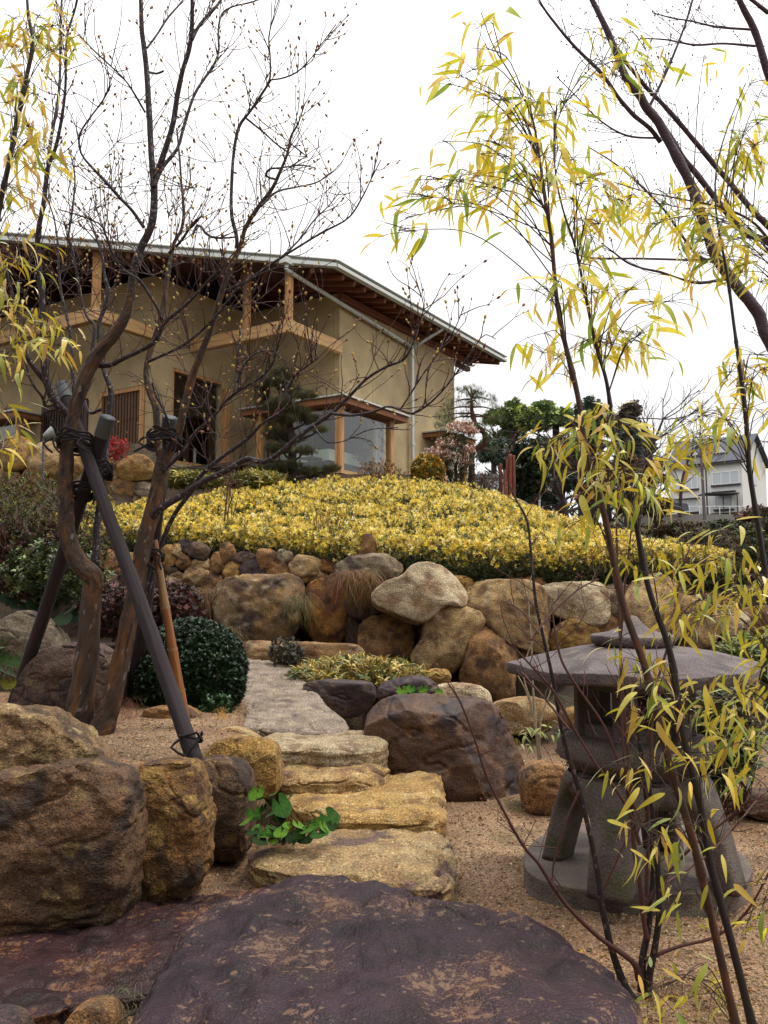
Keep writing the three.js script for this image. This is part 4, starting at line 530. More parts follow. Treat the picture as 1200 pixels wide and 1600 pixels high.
tuft('rusty grass hanging over the wall between the grey boulder and the white one', 556, 898, 10.2, 320, 0.34, true, cols('#7a4a20', '#5d3418', '#8d6a2c', '#5a5a24', '#6a2f18'), 0.26);
tuft('green and straw coloured grass hanging beside the large dark wall stone', 466, 935, 10.4, 120, 0.28, true, cols('#6a5a2a', '#4c4c22', '#8d7840', '#383c1a'), 0.14);
tuft('brown grass growing from the joint left of the large dark wall stone', 326, 925, 10.9, 240, 0.36, true, cols('#6a5a28', '#8a5a24', '#4a4a20', '#5a3a1c'), 0.2);
tuft('grass blades under the coursed stones right of the clipped boxwood top', 360, 985, 10.4, 120, 0.3, true, cols('#5a4a26', '#7a6030', '#3f4420'), 0.14);
tuft('dry straw yellow tuft at the foot of the round boxwood', 345, 1118, 6.3, 60, 0.12, true, cols('#c9963c', '#e0b864', '#a87830'), 0.04);
tuft('green fern like grass at the foot of the back pole', 218, 1098, 6.7, 70, 0.14, false, cols('#4a5a26', '#38461e', '#6a5a2a'), 0.08);
tuft('reddish dry fern at the tree foot', 198, 1104, 6.2, 60, 0.12, true, cols('#7a3a22', '#8d4a2a', '#5a2c1c'), 0.06);
tuft('small green grass between the two dark boulders in front', 205, 1560, 2.75, 60, 0.09, false, cols('#4a5a22', '#6a7430', '#38461c'), 0.05);
tuft('green moss grass behind the lantern fire box', 880, 1098, 7.6, 200, 0.14, false, cols('#3f5a20', '#2f4a18', '#56702a'), 0.28);

// the round leaved plant by the path: each leaf a part
const roundLeaf = (R) => { const pos = [0, 0, 0], idx = [], n = 18; for (let j = 0; j <= n; j++) { const a = lerp(0.35, 5.93, j / n), w = 1 + 0.05 * Math.sin(a * 5); pos.push(Math.sin(a) * R * w * -1, 0.10 * R * Math.cos(a * 2) + 0.16 * R, -Math.cos(a) * R * w + R * 0.2); if (j) idx.push(0, j, j + 1); } const g = new THREE.BufferGeometry(); g.setAttribute('position', new THREE.Float32BufferAttribute(pos, 3)); g.setIndex(idx); g.setAttribute('uv', new THREE.Float32BufferAttribute(pos.flatMap((_, i) => i % 3 ? [] : [0.5 + pos[i] / R * 0.45, 0.5 + pos[i + 2] / R * 0.4]), 2)); g.computeVertexNormals(); return g; };
const veinTex = tex(256, (u, v) => { const a = Math.atan2(u - 0.5, v - 0.5), r = Math.hypot(u - 0.5, v - 0.5), vein = Math.pow(Math.abs(Math.cos(a * 4.5 + 0.4 * fbm(u * 6, v * 6, 2, 2))), 26) * smooth(0.5, 0.1, r), k = 0.72 + 0.28 * fbm(u * 7, v * 7, 4, 4) + 0.25 * vein; return [k, k * (1 - 0.03), k * 0.9]; });
const leafGreens = ['#4c8a1c', '#356a18', '#6aa02c', '#274a14'].map((h) => leafMat(h, { map: veinTex, roughness: 0.75, transmission: 0.15, specularIntensity: 0.35 }));
function leafPlant(label, foot, list, greens, R) { const t = thing('leafy_plant', label, 'plant', null, foot); seed(Math.round(foot.x * 100)); for (const [x, y, d, s, i] of list) { const p = at(x, y, d + rr(-0.06, 0.06)), g = roundLeaf(R * s); g.scale(1, 1, rr(0.8, 1)); g.rotateX(rr(0.15, 1.15)); g.rotateZ(rr(-0.5, 0.5)); g.rotateY(rr(-1.4, 1.4)); g.translate(p.x, p.y, p.z); const m = part('leaf', g, greens[i % greens.length], t), q = foot.clone().add(V(rr(-0.05, 0.05), 0, rr(-0.04, 0.04))); part('stalk', limb([q, q.clone().lerp(p, 0.6).add(V(0, 0.03, 0)), p.clone().add(V(0, 0.012, 0))], [0.003, 0.002], { seg: 5, step: 0.03 }), leafGreens[1], t); } return t; }
leafPlant('bright round leaved green plant growing beside the stepping stones', at(445, 1318, 4.5), [[402, 1238, 4.5, 0.9, 2], [420, 1246, 4.5, 1, 0], [436, 1256, 4.5, 1.2, 1], [448, 1250, 4.6, 1, 1], [390, 1280, 4.4, 1.0, 2], [396, 1270, 4.5, 0.7, 0], [412, 1300, 4.35, 1.15, 0], [430, 1296, 4.35, 1, 1], [440, 1300, 4.3, 0.7, 2], [422, 1274, 4.4, 0.8, 1], [466, 1290, 4.35, 0.8, 2], [480, 1296, 4.3, 0.7, 0], [493, 1288, 4.4, 0.8, 0], [505, 1292, 4.3, 0.7, 2], [512, 1276, 4.45, 1.0, 1], [498, 1302, 4.3, 0.8, 1], [456, 1306, 4.35, 0.7, 3], [405, 1312, 4.3, 0.7, 3], [478, 1308, 4.35, 0.8, 3], [440, 1272, 4.5, 0.6, 3], [412, 1262, 4.5, 0.6, 1], [428, 1312, 4.3, 0.5, 2], [470, 1302, 4.3, 0.55, 1], [488, 1306, 4.3, 0.5, 3], [450, 1290, 4.4, 0.5, 2], [518, 1290, 4.4, 0.55, 3], [395, 1300, 4.35, 0.6, 3]], leafGreens, 0.058);
leafPlant('dark round leaved ground plants behind the leaning pole', at(85, 965, 8.0), [[66, 930, 8, 1, 3], [88, 922, 8, 1.5, 1], [100, 936, 8, 1.3, 3], [112, 950, 7.9, 1.3, 1], [76, 950, 7.9, 1, 3], [54, 944, 7.9, 1.2, 1], [122, 960, 7.8, 1, 3], [100, 966, 7.8, 1.1, 1], [40, 930, 8, 1, 3], [30, 948, 7.9, 1.3, 1], [66, 972, 7.8, 0.9, 3], [14, 936, 8, 1.1, 1]], ['#33502a', '#26401f', '#4a6838', '#1e3218'].map((h) => leafMat(h, { map: veinTex, roughness: 0.75, specularIntensity: 0.35 })), 0.085);
leafPlant('few glossy green leaves at the picture margin beside the purple brown boulder', at(4, 1075, 5.6), [[8, 1012, 5.6, 1, 2], [16, 1030, 5.6, 1.2, 0], [8, 1050, 5.5, 1.3, 1], [4, 1000, 5.7, 0.9, 2], [14, 1066, 5.5, 0.8, 3]], ['#4a6a2c', '#3a5824', '#5a7a38', '#8d8a2c'].map((h) => leafMat(h, { map: veinTex, roughness: 0.75, specularIntensity: 0.35 })), 0.06);
{ // low green leaves on top of the red brown boulder
  leafPlant('small light green leaves peeping over the red brown boulder', at(650, 1082, 7.0), [[628, 1078, 7, 0.9, 2], [642, 1076, 7, 0.8, 0], [662, 1076, 7, 0.9, 2], [674, 1078, 7, 0.7, 0], [686, 1080, 7, 0.6, 2]], leafGreens, 0.055);
}
// ---------- planting in front of the house ----------
{ // cloud pruned conifer
  const f = gAt(at(455, 740, 17.2).x, 17.2), t = thing('cloud_pruned_conifer', 'dark cloud pruned conifer with layered pads before the bay window', 'tree', null, f); seed(611);
  const P = [[440, 585, 22, 13], [425, 596, 24, 9], [452, 612, 24, 9], [440, 630, 22, 12], [478, 618, 22, 7], [420, 637, 20, 7], [462, 645, 24, 11], [445, 655, 24, 9], [482, 655, 18, 10], [432, 680, 24, 9], [455, 686, 24, 8], [500, 672, 16, 5], [440, 702, 26, 8], [475, 705, 20, 7], [415, 735, 30, 9], [450, 728, 24, 8], [400, 748, 26, 7], [500, 738, 22, 8], [520, 732, 14, 6], [478, 738, 22, 8], [435, 750, 24, 8]];
  part('trunk', limb([f.clone().add(V(0, -0.1, 0)), at(457, 700, 17.1), at(452, 650, 17.15), at(447, 610, 17.1), at(440, 582, 17.1)], [0.1, 0.08, 0.06, 0.04, 0.02], { knob: 0.15 }), barkMat('#2a2220'), t);
  const L = []; for (const [x, y, w, h] of P) { const c = at(x, y, 17.1 + rr(-0.35, 0.35)), k = 17.1 / 1300; part('branch', limb([at(lerp(455, x, 0.1), y + 16, 17.1), at(lerp(455, x, 0.6), y + 10, 17.1), c], [0.03, 0.012], { seg: 5 }), barkMat('#2a2220'), t); for (const p of blob(w * h * 2.0, c, V(w * k, h * k, w * k * 0.7), { shell: 0.5, clump: 0.5, freq: 3 })) L.push([p, [rr(-0.5, 0.5), rr(0, 6), rr(-0.5, 0.5)], rr(1.0, 1.9), vary(pick(cols('#3a4220', '#2a331c', '#565626', '#6d6630', '#222a18')), 0.25)]); }
  copies('needles', needle, LM, L, t);
}
const front = (name, lab, px, py, d, rx, ry, o, cat = 'shrub') => { const k = d / 1300, c = at(px, py, d); return bush(name, lab, cat, c, V(rx * k, ry * k, rx * k * 0.8), { base: V(c.x, Math.min(groundH(c.x, d), c.y - ry * k * 0.7), c.z), ...o }); };
front('russet_bush', 'thin russet leafed shrub below the right part of the bay window', 592, 745, 17.6, 44, 26, { n: 700, leaf: rosette, mat: LM, pal: cols('#7a5a24', '#8d4a24', '#5a5a26', '#a0762c', '#4a3a1e'), stems: 12 });
front('russet_bush', 'low orange yellow sprouting shrub under the bay window corner', 520, 760, 17.2, 46, 14, { n: 600, leaf: rosette, mat: LM, pal: cols('#a87a2a', '#b8923a', '#6a6228', '#8d5a24'), stems: 8 });
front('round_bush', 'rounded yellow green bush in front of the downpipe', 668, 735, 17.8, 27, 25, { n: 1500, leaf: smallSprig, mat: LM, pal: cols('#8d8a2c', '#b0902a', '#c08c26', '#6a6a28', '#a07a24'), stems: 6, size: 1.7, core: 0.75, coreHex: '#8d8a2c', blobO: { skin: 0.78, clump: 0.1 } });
front('striped_grass', 'yellow green bamboo grass at the hedge top by the conifer foot', 400, 752, 15.6, 45, 13, { n: 420, leaf: bamSprig, mat: LM, pal: cols('#8d8a38', '#b0a050', '#5a6028'), stems: 0, size: 1.1 }, 'grass');
front('striped_grass', 'yellow green bamboo grass under the yellow green round bush', 678, 768, 17.0, 34, 10, { n: 240, leaf: bamSprig, mat: LM, pal: cols('#a09a40', '#c0b060', '#6a7030'), stems: 0, size: 1.0 }, 'grass');
front('striped_grass', 'yellow green bamboo grass between the garden wall and the dark porch window', 300, 752, 15.2, 50, 12, { n: 460, leaf: bamSprig, mat: LM, pal: cols('#8d8a38', '#b0a050', '#5a6028'), stems: 0, size: 1.1 }, 'grass');
{ // pieris with hanging pale pink bloom
  const t = front('flowering_pieris', 'pieris shrub covered in drooping pale pink blossom at the house corner', 710, 712, 18.2, 36, 50, { n: 900, leaf: rosette, mat: LM, pal: cols('#38461e', '#4a5a28', '#2c381a', '#5a6430'), stems: 8, size: 1.3, blobO: { clump: 0.5 } }); seed(620);
  const L = []; for (const [x, y, w, h] of [[718, 665, 22, 12], [735, 672, 14, 8], [700, 690, 24, 12], [682, 705, 22, 10], [705, 712, 24, 10], [732, 700, 12, 8], [725, 720, 12, 8]]) for (const p of blob(130, at(x, y, 18.0), V(w * 0.0138, h * 0.0138, 0.2), { clump: 0.6, shell: 0.3 })) L.push([p, [Math.PI + rr(-0.5, 0.5), rr(0, 6), rr(-0.5, 0.5)], rr(0.8, 1.6), vary(pick(cols('#d8b8a8', '#e6d0c0', '#c09a8a', '#b08474')), 0.12)]);
  copies('blossom', sprig(7, 0.05, 0.014, 1.2, 0.2, 2), LM, L, t);
}
{ // red barked garden pine
  const d = 18.6, f = gAt(at(738, 760, d).x, d), t = thing('garden_pine', 'small garden pine with red bark and sparse tufted top beside the house', 'tree', null, f); seed(630);
  const pts = [f.clone().add(V(0, -0.1, 0)), at(737, 740, d), at(740, 705, d), at(757, 692, d), at(756, 676, d), at(744, 664, d), at(738, 645, d), at(736, 624, d)]; part('trunk', limb(pts, [0.075, 0.07, 0.065, 0.065, 0.06, 0.06, 0.05, 0.03], { knob: 0.3 }), barkMat('#4a2a20'), t);
  const L = []; for (const [x, y] of [[722, 690], [735, 668], [765, 680], [712, 668], [770, 705], [728, 650], [720, 612], [735, 610], [750, 616], [765, 625], [772, 640], [700, 640], [692, 650], [710, 628], [745, 630], [728, 632], [760, 652], [690, 665], [755, 665], [775, 655], [740, 618], [705, 655]]) { const c = at(x, y, d + rr(-0.4, 0.4)); part('branch', limb([at(737, Math.max(622, y - 4), d), at(lerp(737, x, 0.5), y - 4, d), c], [0.025, 0.01], { seg: 5 }), barkMat('#4a2c20'), t); for (const p of blob(48, c, V(0.2, 0.13, 0.2), { shell: 0.1, clump: 0.2 })) L.push([p, [rr(-0.4, 0.4), rr(0, 6), rr(-0.4, 0.4)], rr(1.2, 2.1), vary(pick(cols('#56682c', '#3c4c22', '#6d7a38', '#2c381c')), 0.2)]); }
  copies('needles', needle, LM, L, t);
}
front('twiggy_bush', 'brownish thin shrub between pieris and split log fence', 752, 760, 18.4, 34, 24, { n: 600, leaf: rosette, mat: LM, pal: cols('#5a4626', '#7a5a30', '#46502a', '#6a3a28'), stems: 16, stemLen: 1 });
front('evergreen_bush', 'dark green leafy shrub right beside the split log fence', 822, 735, 20, 38, 52, { n: 1500, leaf: broadSprig, mat: LMw, pal: cols('#26381c', '#34482a', '#1c2a16', '#4a5030'), stems: 8, size: 1.2, blobO: { clump: 0.4 } });
{ // split log fence
  const d = 18.2, t = thing('log_fence', 'short fence of upright split red logs at the hedge top', 'fence', null, gAt(at(790, 780, d).x, d)); seed(640);
  [[782, 724, 5], [788, 735, 4], [792, 718, 5], [797, 710, 7], [803, 712, 5], [784, 752, 4]].forEach(([x, y, w]) => { const a = at(x, 790, d), b = at(x + rr(-1, 1), y, d); a.z += rr(-0.1, 0.1); b.z = a.z; part('log', limb([a, a.clone().lerp(b, 0.5), b], [w * 0.008, w * 0.007], { knob: 0.15, seg: 9 }), wood(pick(['#7a3a24', '#8d4a2c', '#6a3524'])), t); });
}
{ // red berried nandina
  const t = front('nandina_bush', 'bright red leafed nandina in front of the lattice door', 178, 702, 14.6, 24, 20, { n: 420, leaf: rosette, mat: LM, pal: cols('#b01f22', '#8d1a1c', '#c83a34', '#6a1616'), stems: 6 });
}
{ // thin bare shrub standing in the hedge
  const f = gAt(at(500, 850, 11.3).x, 11.5), t = thing('bare_shrub', 'thin reddish bare shrub rising from the hedge front', 'shrub', null, f); seed(650); const out = [], tips = []; for (let i = 0; i < 6; i++) grow(out, tips, f.clone(), V(rr(-0.1, 0.6), 1, rr(0.05, 0.35)), 0.45, 0.008, 2, { up: 0.4, spread: 0.5 }); part('stems', merge(out), barkMat('#5a3424'), t);
  const f2 = gAt(at(345, 800, 11.6).x, 12), t2 = thing('bare_shrub', 'thin dark bare stems standing in the hedge left of the conifer', 'shrub', null, f2); const o2 = [], tp = []; for (let i = 0; i < 5; i++) grow(o2, tp, f2.clone(), V(rr(-0.25, 0.3), 1, rr(-0.2, 0.2)), 0.9, 0.009, 2, { up: 0.5, spread: 0.35, bend: 0.2 }); part('stems', merge(o2), barkMat('#4a2a20'), t2);
}
// behind and right of the lantern
{
  const f = onY(842, 1188, 0.08), t = thing('slender_shrub', 'slender shrub with pale stems and few leaves left of the lantern', 'shrub', null, f), d = -f.z; seed(660); const out = [];
  for (const l of [[[842, 1188], [836, 1120], [832, 1060], [830, 1000], [826, 930], [832, 890]], [[846, 1185], [836, 1130], [822, 1080], [800, 1040], [792, 1020]], [[842, 1180], [846, 1120], [860, 1080], [866, 1050]], [[838, 1150], [830, 1100], [818, 1050], [836, 990]], [[860, 1262], [852, 1220], [842, 1180]]]) out.push(limb(l.map(([x, y]) => at(x, y, d)), [0.011, 0.007, 0.004], { seg: 6 })); part('stems', merge(out), barkMat('#8d8068'), t);
  const L = []; for (const [x, y] of [[806, 1160], [818, 1150], [830, 1164], [795, 1168], [850, 1140], [860, 1130], [812, 1178], [842, 1150], [868, 1150], [822, 1140]]) for (let i = 0; i < 5; i++) L.push([at(x + rr(-8, 8), y + rr(-8, 8), d + rr(-0.1, 0.1)), [rr(-0.3, 0.6), rr(0, 6), 0], rr(0.7, 1.1), vary(pick(cols('#7a8040', '#5a6a30', '#8d8a4a')), 0.2)]); copies('foliage', leafGeo(0.1, 0.026, 0.6, 0.2, 4), LM, L, t);
}
front('leafy_shrub', 'dark leaved little tree growing right behind the lantern', 1130, 1150, 5.5, 52, 70, { n: 330, leaf: bamSprig, mat: LMw, pal: cols('#33461f', '#45582a', '#26381a', '#6a7034'), stems: 4, stemR: 0.05, stemLen: 0.9, blobO: { shell: 0.3, clump: 0.4 } });
front('leafy_shrub', 'green low shrub by the wall beyond the lantern roof', 1180, 1050, 8.2, 70, 50, { n: 600, leaf: bamSprig, mat: LM, pal: cols('#4a5a28', '#5f6a30', '#36441f', '#7a7a38'), stems: 6, blobO: { clump: 0.5 } });
front('leafy_shrub', 'small leafy plant low behind the stone lantern legs', 900, 1170, 6.6, 30, 22, { n: 160, leaf: rosette, mat: LM, pal: cols('#4a5a30', '#6a6a38', '#38461f'), stems: 5 });

// ---------- the bare twin trunked tree and its props ----------
const trunkTex = tex(512, (u, v) => { const a = fbm(u * 6, v * 3, 1, 4, 6), b = fbm(u * 14, v * 4, 5, 4, 14), r = smooth(-0.05, 0.25, a), c = C('#3d2a1c').lerp(C('#5d3a16'), r).lerp(C('#1c1312'), smooth(0.0, 0.28, b)).lerp(C('#8d8078'), smooth(0.24, 0.3, fbm(u * 10, v * 9, 8, 3, 10)) * 0.5); return [c.r ** 0.4545, c.g ** 0.4545, c.b ** 0.4545]; });
const branchTex = tex(256, (u, v) => { const b = fbm(u * 8, v * 8, 5, 4, 8), c = C('#2a1e22').lerp(C('#171015'), smooth(-0.1, 0.2, b)).lerp(C('#8b8188'), smooth(0.16, 0.26, fbm(u * 12, v * 12, 8, 3, 12)) * 0.7); return [c.r ** 0.4545, c.g ** 0.4545, c.b ** 0.4545]; });
const BM = { trunk: std({ map: rep(trunkTex, 2, 1.2), roughness: 0.72, bumpMap: rep(roughBump, 5, 1.6), bumpScale: 0.012 }), branch: std({ map: rep(branchTex, 4, 3), roughness: 0.66, bumpMap: rep(roughBump, 6, 4), bumpScale: 0.004 }), twig: std({ color: '#3f2a28', roughness: 0.8 }), bud: std({ color: '#9a8444', roughness: 0.7 }) };
const PXM = (w, d) => w * d / F / 2;                                // a width in the photograph as a radius at d metres
function traced(list, d0, d1, wob = 0) { const n = list.length - 1, pts = [], rad = []; list.forEach(([x, y, w], i) => { const d = lerp(d0, d1, i / Math.max(n, 1)) + wob * Math.sin(i * 1.7 + d0 * 9); pts.push(at(x, y, d)); rad.push(w ? PXM(w, d) : null); }); let last = 0; for (let i = 0; i <= n; i++) if (rad[i] !== null) { for (let j = last + 1; j < i; j++) rad[j] = lerp(rad[last], rad[i], (j - last) / (i - last)); last = i; } for (let j = last + 1; j <= n; j++) rad[j] = rad[last]; return { pts, rad }; }
function sprout(pts, rad, n, o, out, buds) { // twigs along a limb, thickest part left bare
  const cur = new THREE.CatmullRomCurve3(pts, false, 'centripetal');
  for (let i = 0; i < n; i++) { const t = rr(o.from ?? 0.25, 1), p = cur.getPoint(t), tn = cur.getTangent(t), dir = tn.clone().multiplyScalar(0.6).add(V(rr(-1, 1), rr(-0.35, 1.1), rr(-1, 1)).multiplyScalar(0.9)); const tips = []; grow(out, tips, p, dir, rr(o.l0 ?? 0.12, o.l1 ?? 0.42), o.r ?? 0.0034, rnd() < 0.55 ? 1 : 0, { bend: 0.4, up: 0.5, kids: 2, spread: 0.8, shrink: 0.7 }); for (const q of tips) buds.push(q); }
}
const budGeo = new THREE.SphereGeometry(1, 6, 5);
const tree = thing('bare_tree', 'bare twin trunked budding tree with mossy ochre bark, tied to props on the left', 'tree', null, V(-1.95, 0.5, -5.75));
{
  seed(701); const twigs = [], buds = [];
  const T = (name, list, d0, d1, mat, n, o = {}) => { const { pts, rad } = traced(list, d0, d1, o.wob || 0); part(name, limb(pts, rad.map((r) => r * 0.88), { seg: name === 'trunk' ? 18 : 10, step: name === 'trunk' ? 0.035 : 0.045, knob: o.knob ?? (name === 'trunk' ? 0.16 : 0.12), sd: tree.children.length * 1.3 }), mat, tree); if (n) sprout(pts, rad, n, o, twigs, buds); };
  T('trunk', [[122, 1140, 50], [128, 1085, 44], [138, 1001, 38], [143, 930, 35], [145, 903, 36], [124, 880, 34], [107, 842, 29], [102, 800, 27], [102, 764, 27], [103, 735, 26], [107, 685, 24], [117, 642, 23], [130, 600, 24], [150, 555, 24], [180, 520, 22], [197, 490, 18], [205, 455, 15], [208, 430, 14]], 5.75, 5.52, BM.trunk, 0);
  T('branch', [[204, 468, 15], [207, 440, 14.5], [209, 428, 14], [217, 395, 15], [237, 350, 14], [241, 300, 13], [237, 250, 11], [233, 175, 11], [228, 100, 10], [222, 50, 9], [220, 0, 8], [217, -60, 6]], 5.55, 5.3, BM.branch, 26, { from: 0.1 });
  T('trunk', [[150, 1160, 44], [160, 1135, 42], [172, 1100, 36], [189, 1032, 31], [203, 962, 30], [217, 896, 30], [227, 840, 28], [241, 787, 28], [251, 742, 26], [254, 720, 25]], 5.68, 5.6, BM.trunk, 0);
  // limbs of the left trunk
  T('branch', [[107, 650, 18], [95, 638, 16], [82, 620, 16], [72, 592, 14], [69, 560, 13], [67, 520, 11], [65, 455, 11], [60, 405, 10], [59, 378, 10], [61, 355, 9], [69, 312, 9], [75, 262, 8], [87, 230, 7], [96, 187, 6], [102, 140, 5], [103, 100, 5], [105, 55, 4], [117, 15, 4], [128, -30, 3]], 5.7, 5.1, BM.branch, 34);
  T('branch', [[75, 255, 7], [80, 215, 6], [90, 162, 6], [94, 112, 5], [94, 50, 4], [97, -10, 4]], 5.3, 5.4, BM.branch, 16, { from: 0.1 });
  T('branch', [[72, 596, 12], [50, 570, 10], [35, 542, 8], [29, 515, 7], [22, 470, 5], [10, 425, 4], [-6, 390, 3]], 5.65, 5.3, BM.branch, 12);
  T('branch', [[136, 574, 11], [150, 571, 10], [170, 571, 9], [195, 559, 8], [225, 545, 8], [245, 530, 8], [256, 506, 7], [280, 485, 6], [300, 467, 5], [328, 436, 4], [350, 417, 3]], 5.7, 5.2, BM.branch, 26);
  T('branch', [[255, 504, 7], [246, 482, 6], [230, 455, 6], [217, 437, 5], [200, 427, 5], [185, 412, 4], [175, 395, 4], [166, 370, 4], [158, 352, 3], [125, 337, 3], [90, 327, 2]], 5.4, 5.0, BM.branch, 22);
  T('branch', [[242, 280, 11], [257, 237, 11], [270, 195, 10], [277, 150, 10], [285, 112, 9], [296, 75, 9], [300, 37, 8], [300, 0, 7], [298, -50, 6]], 5.42, 5.1, BM.branch, 24);
  T('branch', [[240, 292, 8], [254, 262, 7], [277, 232, 6], [288, 195, 6], [305, 145, 5], [320, 122, 5], [335, 100, 5], [342, 77, 4], [341, 50, 4], [347, 22, 4], [362, 11, 3], [400, 1, 3], [430, -20, 2]], 5.4, 5.6, BM.branch, 26);
  T('branch', [[300, 62, 7], [310, 42, 6], [322, 27, 6], [342, 5, 5], [360, -30, 4]], 5.2, 5.3, BM.branch, 8);
  T('branch', [[227, 176, 4], [212, 150, 4], [197, 127, 3], [175, 105, 3], [150, 82, 3], [125, 57, 2]], 5.35, 5.0, BM.branch, 14, { from: 0.05 });
  T('branch', [[225, 356, 7], [205, 327, 6], [185, 307, 6], [170, 290, 5], [147, 265, 5], [127, 240, 4], [124, 212, 4], [140, 185, 3], [162, 155, 3], [175, 130, 2]], 5.35, 5.0, BM.branch, 26, { from: 0.1 });
  T('branch', [[234, 113, 5], [245, 115, 4], [255, 111, 4]], 5.3, 5.2, BM.branch, 0);
  T('branch', [[230, 75, 4], [248, 50, 4], [262, 28, 4], [282, 5, 3], [300, -20, 3]], 5.3, 5.6, BM.branch, 8);
  T('branch', [[148, 884, 18], [151, 850, 14], [152, 822, 13], [157, 780, 12], [162, 735, 12], [169, 660, 11], [173, 608, 10], [163, 582, 8], [156, 545, 8], [155, 505, 7], [164, 480, 8], [170, 457, 7], [163, 430, 6], [160, 402, 5], [150, 370, 4], [140, 340, 3]], 5.8, 5.9, BM.branch, 26, { from: 0.45 });
  T('branch', [[138, 586, 7], [143, 550, 6], [147, 507, 6], [137, 497, 5], [127, 467, 5], [120, 425, 5], [110, 380, 4], [107, 375, 4], [114, 320, 4], [117, 275, 3], [110, 240, 2]], 5.75, 5.9, BM.branch, 22, { from: 0.4 });
  T('branch', [[118, 640, 7], [113, 580, 6], [112, 542, 6], [107, 505, 5], [95, 455, 5], [92, 420, 4], [90, 380, 4], [84, 340, 3], [70, 300, 2]], 5.85, 6.0, BM.branch, 20, { from: 0.4 });
  T('branch', [[98, 700, 7], [85, 668, 6], [72, 640, 6], [66, 620, 5], [50, 600, 3], [38, 560, 3]], 5.75, 5.4, BM.branch, 10);
  T('branch', [[158, 640, 6], [140, 645, 6], [130, 620, 4]], 5.75, 5.9, BM.branch, 3);
  // limbs of the right trunk
  T('branch', [[254, 724, 18], [248, 699, 14], [246, 674, 13], [243, 637, 12], [235, 615, 12], [230, 597, 12], [229, 576, 11], [236, 545, 11], [248, 510, 10], [257, 467, 10], [262, 430, 9], [267, 405, 8], [272, 380, 7], [282, 362, 6], [287, 340, 6], [286, 312, 5], [283, 280, 4], [281, 250, 4], [276, 200, 3]], 5.6, 5.8, BM.trunk, 22, { from: 0.5, knob: 0.14 });
  T('branch', [[256, 726, 20], [268, 699, 17], [279, 674, 16], [285, 648, 15], [292, 620, 14], [299, 594, 14], [307, 571, 13], [316, 548, 12], [332, 505, 11], [345, 462, 10], [355, 430, 10], [367, 402, 9], [377, 380, 8], [383, 357, 8], [405, 322, 8], [425, 295, 7], [437, 270, 6], [450, 237, 5], [455, 212, 4], [465, 195, 3], [477, 160, 2]], 5.6, 5.2, BM.trunk, 30, { from: 0.5, knob: 0.14 });
  T('branch', [[370, 388, 7], [370, 372, 7], [362, 337, 7], [362, 287, 6], [367, 225, 6], [375, 195, 6], [390, 175, 5], [407, 150, 5], [421, 125, 4], [422, 87, 3], [420, 60, 3], [427, 27, 2], [437, -5, 2]], 5.3, 5.0, BM.branch, 24);
  T('branch', [[421, 125, 3], [442, 122, 3], [465, 112, 3], [485, 92, 2], [500, 72, 2], [525, 38, 2]], 5.05, 4.9, BM.branch, 12, { from: 0.1, l1: 0.25 });
  T('branch', [[385, 185, 4], [412, 207, 3], [432, 225, 3], [450, 238, 3]], 5.15, 5.3, BM.branch, 6);
  T('branch', [[352, 455, 6], [390, 436, 5], [425, 412, 5], [450, 396, 4], [500, 365, 4], [545, 340, 3], [565, 310, 3], [580, 280, 2], [595, 250, 2]], 5.35, 4.9, BM.branch, 18);
  T('branch', [[442, 400, 4], [470, 372, 3], [490, 345, 3], [515, 320, 2], [532, 298, 2]], 5.1, 5.3, BM.branch, 10, { from: 0.1 });
  T('branch', [[408, 322, 5], [432, 300, 4], [465, 292, 3], [495, 285, 3], [520, 268, 2]], 5.25, 5.5, BM.branch, 9, { from: 0.1 });
  T('branch', [[430, 280, 4], [416, 275, 4], [420, 265, 4], [440, 262, 3], [470, 258, 3], [492, 262, 2]], 5.2, 5.0, BM.branch, 8, { from: 0.1 });
  T('branch', [[300, 370, 5], [310, 350, 5], [325, 368, 5], [345, 372, 4], [372, 370, 3]], 5.3, 5.3, BM.branch, 8);
  T('branch', [[264, 395, 5], [280, 380, 5], [300, 352, 5], [318, 335, 3]], 5.6, 5.4, BM.branch, 8);
  T('branch', [[237, 808, 16], [248, 796, 14], [280, 777, 12], [312, 755, 11], [355, 735, 11], [387, 717, 10], [410, 722, 9], [430, 713, 9], [455, 692, 8], [487, 667, 8], [519, 645, 7], [547, 618, 6], [575, 590, 5], [606, 572, 5], [631, 562, 4], [645, 537, 3], [652, 513, 3], [662, 478, 2], [652, 446, 2]], 5.6, 4.7, BM.branch, 30, { from: 0.45, knob: 0.15 });
  T('branch', [[519, 646, 6], [535, 648, 6], [550, 649, 5], [582, 644, 5], [606, 635, 4], [627, 641, 4], [645, 646, 4], [669, 632, 4], [697, 604, 3], [718, 576, 3], [736, 551, 3], [757, 523, 2], [775, 530, 1.5]], 4.95, 4.5, BM.branch, 14, { from: 0.3, l1: 0.3 });
  T('branch', [[625, 640, 3], [638, 621, 3], [662, 583, 3], [690, 544, 3], [711, 513, 2], [725, 478, 2]], 4.75, 4.5, BM.branch, 9, { from: 0.2, l1: 0.22 });
  T('branch', [[490, 665, 3], [510, 690, 3], [535, 690, 2], [575, 672, 2], [622, 668, 2]], 4.95, 4.8, BM.branch, 4, { from: 0.5, l1: 0.15 });
  T('branch', [[255, 735, 8], [280, 712, 7], [305, 677, 7], [332, 652, 6], [360, 620, 6], [382, 605, 5], [405, 592, 5], [425, 570, 4], [432, 548, 3], [440, 520, 3]], 5.55, 5.0, BM.branch, 28);
